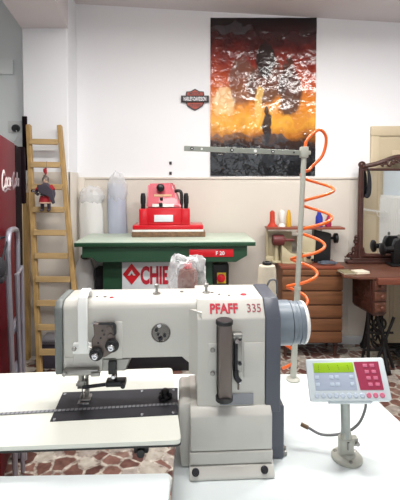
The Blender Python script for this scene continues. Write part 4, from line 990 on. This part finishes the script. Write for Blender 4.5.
for s in (1, -1): sph(B, (s*(L_+.005), -.005, .885), (.03, .025, .028), 14); tube(B, [(s*(L_+.005)+.024*cos(a), -.024, .885+.024*sin(a)) for a in [2*pi*k/14 for k in range(13)]], .007, 6)
ob('frame', B, WALNUT, mr)
B = nb(); box(B, L_+.012, -L_-.012, -.004, .004, .055, .845); ob('glass', B, MIRROR, mr, label='silvered glass')
B = nb()
box(B, L_+.02, -L_-.02, .0045, .012, .05, .85); ob('backing', B, WALNUT, mr)
B = nb(); rng = random.Random(9)
for s in (1, -1):
    for k in range(9):
        x = s*(L_+.19+.033*k); z = .885+.008*k+.012*sin(k*2.1)
        r = .026+.004*sin(k*1.3)
        tube(B, [(x+r*(1-.08*i)*cos(i*.6+k), -.012, z+r*(1-.08*i)*sin(i*.6+k)) for i in range(11)], [.010-.0006*i for i in range(11)], 6)
        tube(B, smoothpath([(x, -.008, z-.02), (x+s*.02, -.012, z+.03), (x+s*.035, -.008, z+.045+.004*k)], 4), [.009, .0095, .0095, .009, .008, .007, .005, .004, .003], 6)
lathe(B, [(.05, 0), (.04, .012), (.015, .016), (0, .02)], (0, -.012, .99), (0, -1, 0), 18); ob('carved_crest', B, WALNUT, mr)
for s in (1, -1):
    B = nb(); X0 = s*(L_-.02)
    tube(B, smoothpath([(X0, 0, .25), (X0-s*.022, 0, .22), (X0-s*.012, 0, .18), (X0-s*.03, 0, .14), (X0-s*.045, 0, .09), (X0-s*.085, 0, .065), (X0-s*.11, 0, .055)], 6), [.012+.006*sin(i*.7) for i in range(37)], 10)
    prism(B, [(X0, .05), (X0-s*.09, .05), (X0-s*.035, .10), (X0-s*.02, .16), (X0, .2)], -.012, .012, 'y', .003, 1)
    for z, dx, r in ((.20, .022, .016), (.13, .035, .018), (.08, .07, .018)): tube(B, [(X0-s*dx+r*cos(a), -.015, z+r*sin(a)) for a in [2*pi*k/12 for k in range(11)]], .006, 6)
    ob('carved_bracket', B, WALNUT, mr)
# black strap hanging at the mirror
B = nb(); tube(B, smoothpath([(0, 0, .14), (.012, -.004, .09), (.016, -.006, .02), (.014, -.006, -.06), (.006, -.004, -.10), (-.008, -.003, -.11), (-.012, -.002, -.09)], 6), [.008+.012*sin(pi*i/36)**1 for i in range(37)], 8)
o = ob('hanging_strap', B, BLACKC); o.location = (1.478, 3.535, 1.49); tag(o, 'black strap hanging down beside the mirror frame', 'strap')
for dx, m, sx, sy, sz, l, rz in ((1.178, BOOKG, .045, .06, .010, 'olive notebook lying open-edged at the end of the treadle table', .1), (1.29, PAPER, .055, .045, .016, 'thick cream paper pad lying on the treadle table', .25)):
    t = thing('notebook' if m is BOOKG else 'paper_pad', l, 'book' if m is BOOKG else 'paper', (dx, 3.20, .7783), rz)
    B = nb(); box(B, -sx, sx, -sy, sy, .0015, sz); ob('pages', B, PAPER, t)
    B = nb(); box(B, -sx-.003, sx+.003, -sy-.003, sy+.003, 0, .0013); box(B, -sx-.003, sx+.003, -sy-.003, sy+.003, sz+.0002, sz+.0016) if m is BOOKG else None; ob('cover', B, m, t)

# ------------------------------------------------------------------ lights: fluorescent fittings and an added, unseen window behind the camera
TUBE = bpy.data.materials.new('lit_fluorescent_tube'); TUBE.use_nodes = True
tb = TUBE.node_tree.nodes['Principled BSDF']; tb.inputs['Emission Color'].default_value = (1, .97, .92, 1); tb.inputs['Emission Strength'].default_value = 6
LABELS = ['white twin-tube ceiling lamp over the dresser side', 'white twin-tube ceiling lamp over the green press', 'white twin-tube ceiling lamp above the worktable']
for (x, y, rz, e), l in zip(((1.25, 2.15, .1, 48), (-.6, 1.95, 0, 46), (.15, .85, 0, 36)), LABELS):
    zc = ceil_z(x+.65)-.003
    t = thing('ceiling_lamp', l, 'lamp', (x, y, zc), rz, 'ceiling lamps')
    B = nb(); box(B, -.62, .62, -.09, .09, -.05, -.0, .005); ob('housing', B, WHITEP, t)
    for dy in (-.045, .045):
        B = nb(); cyl(B, (-.58, dy, -.07), (.58, dy, -.07), .014, seg=12); ob('tube', B, TUBE, t)
    ld_ = bpy.data.lights.new('fluorescent_light', 'AREA'); ld_.shape = 'RECTANGLE'; ld_.size = 1.2; ld_.size_y = .2; ld_.energy = e; ld_.color = (1, .98, .95)
    lo2 = bpy.data.objects.new('fluorescent_light', ld_); C.objects.link(lo2); lo2.location = (x, y, zc-.095); lo2.rotation_euler = (0, 0, rz)
ld_ = bpy.data.lights.new('added_window_light', 'AREA'); ld_.shape = 'RECTANGLE'; ld_.size = 2.5; ld_.size_y = 1.5; ld_.energy = 14; ld_.color = (.93, .97, 1)  # added area lamp filling the room from the unseen opening
lo2 = bpy.data.objects.new('added_window_light', ld_); C.objects.link(lo2); lo2.location = (.3, -2.41, 1.7); lo2.rotation_euler = (radians(90), 0, 0)
wd = bpy.data.worlds.new('World'); S.world = wd; wd.use_nodes = True
wd.node_tree.nodes['Background'].inputs[0].default_value = (.85, .92, 1, 1); wd.node_tree.nodes['Background'].inputs[1].default_value = 1.0
S.view_settings.view_transform = 'Standard'; S.view_settings.look = 'None'; S.view_settings.exposure = 0; S.view_settings.gamma = 1
S.view_settings.use_curve_mapping = False
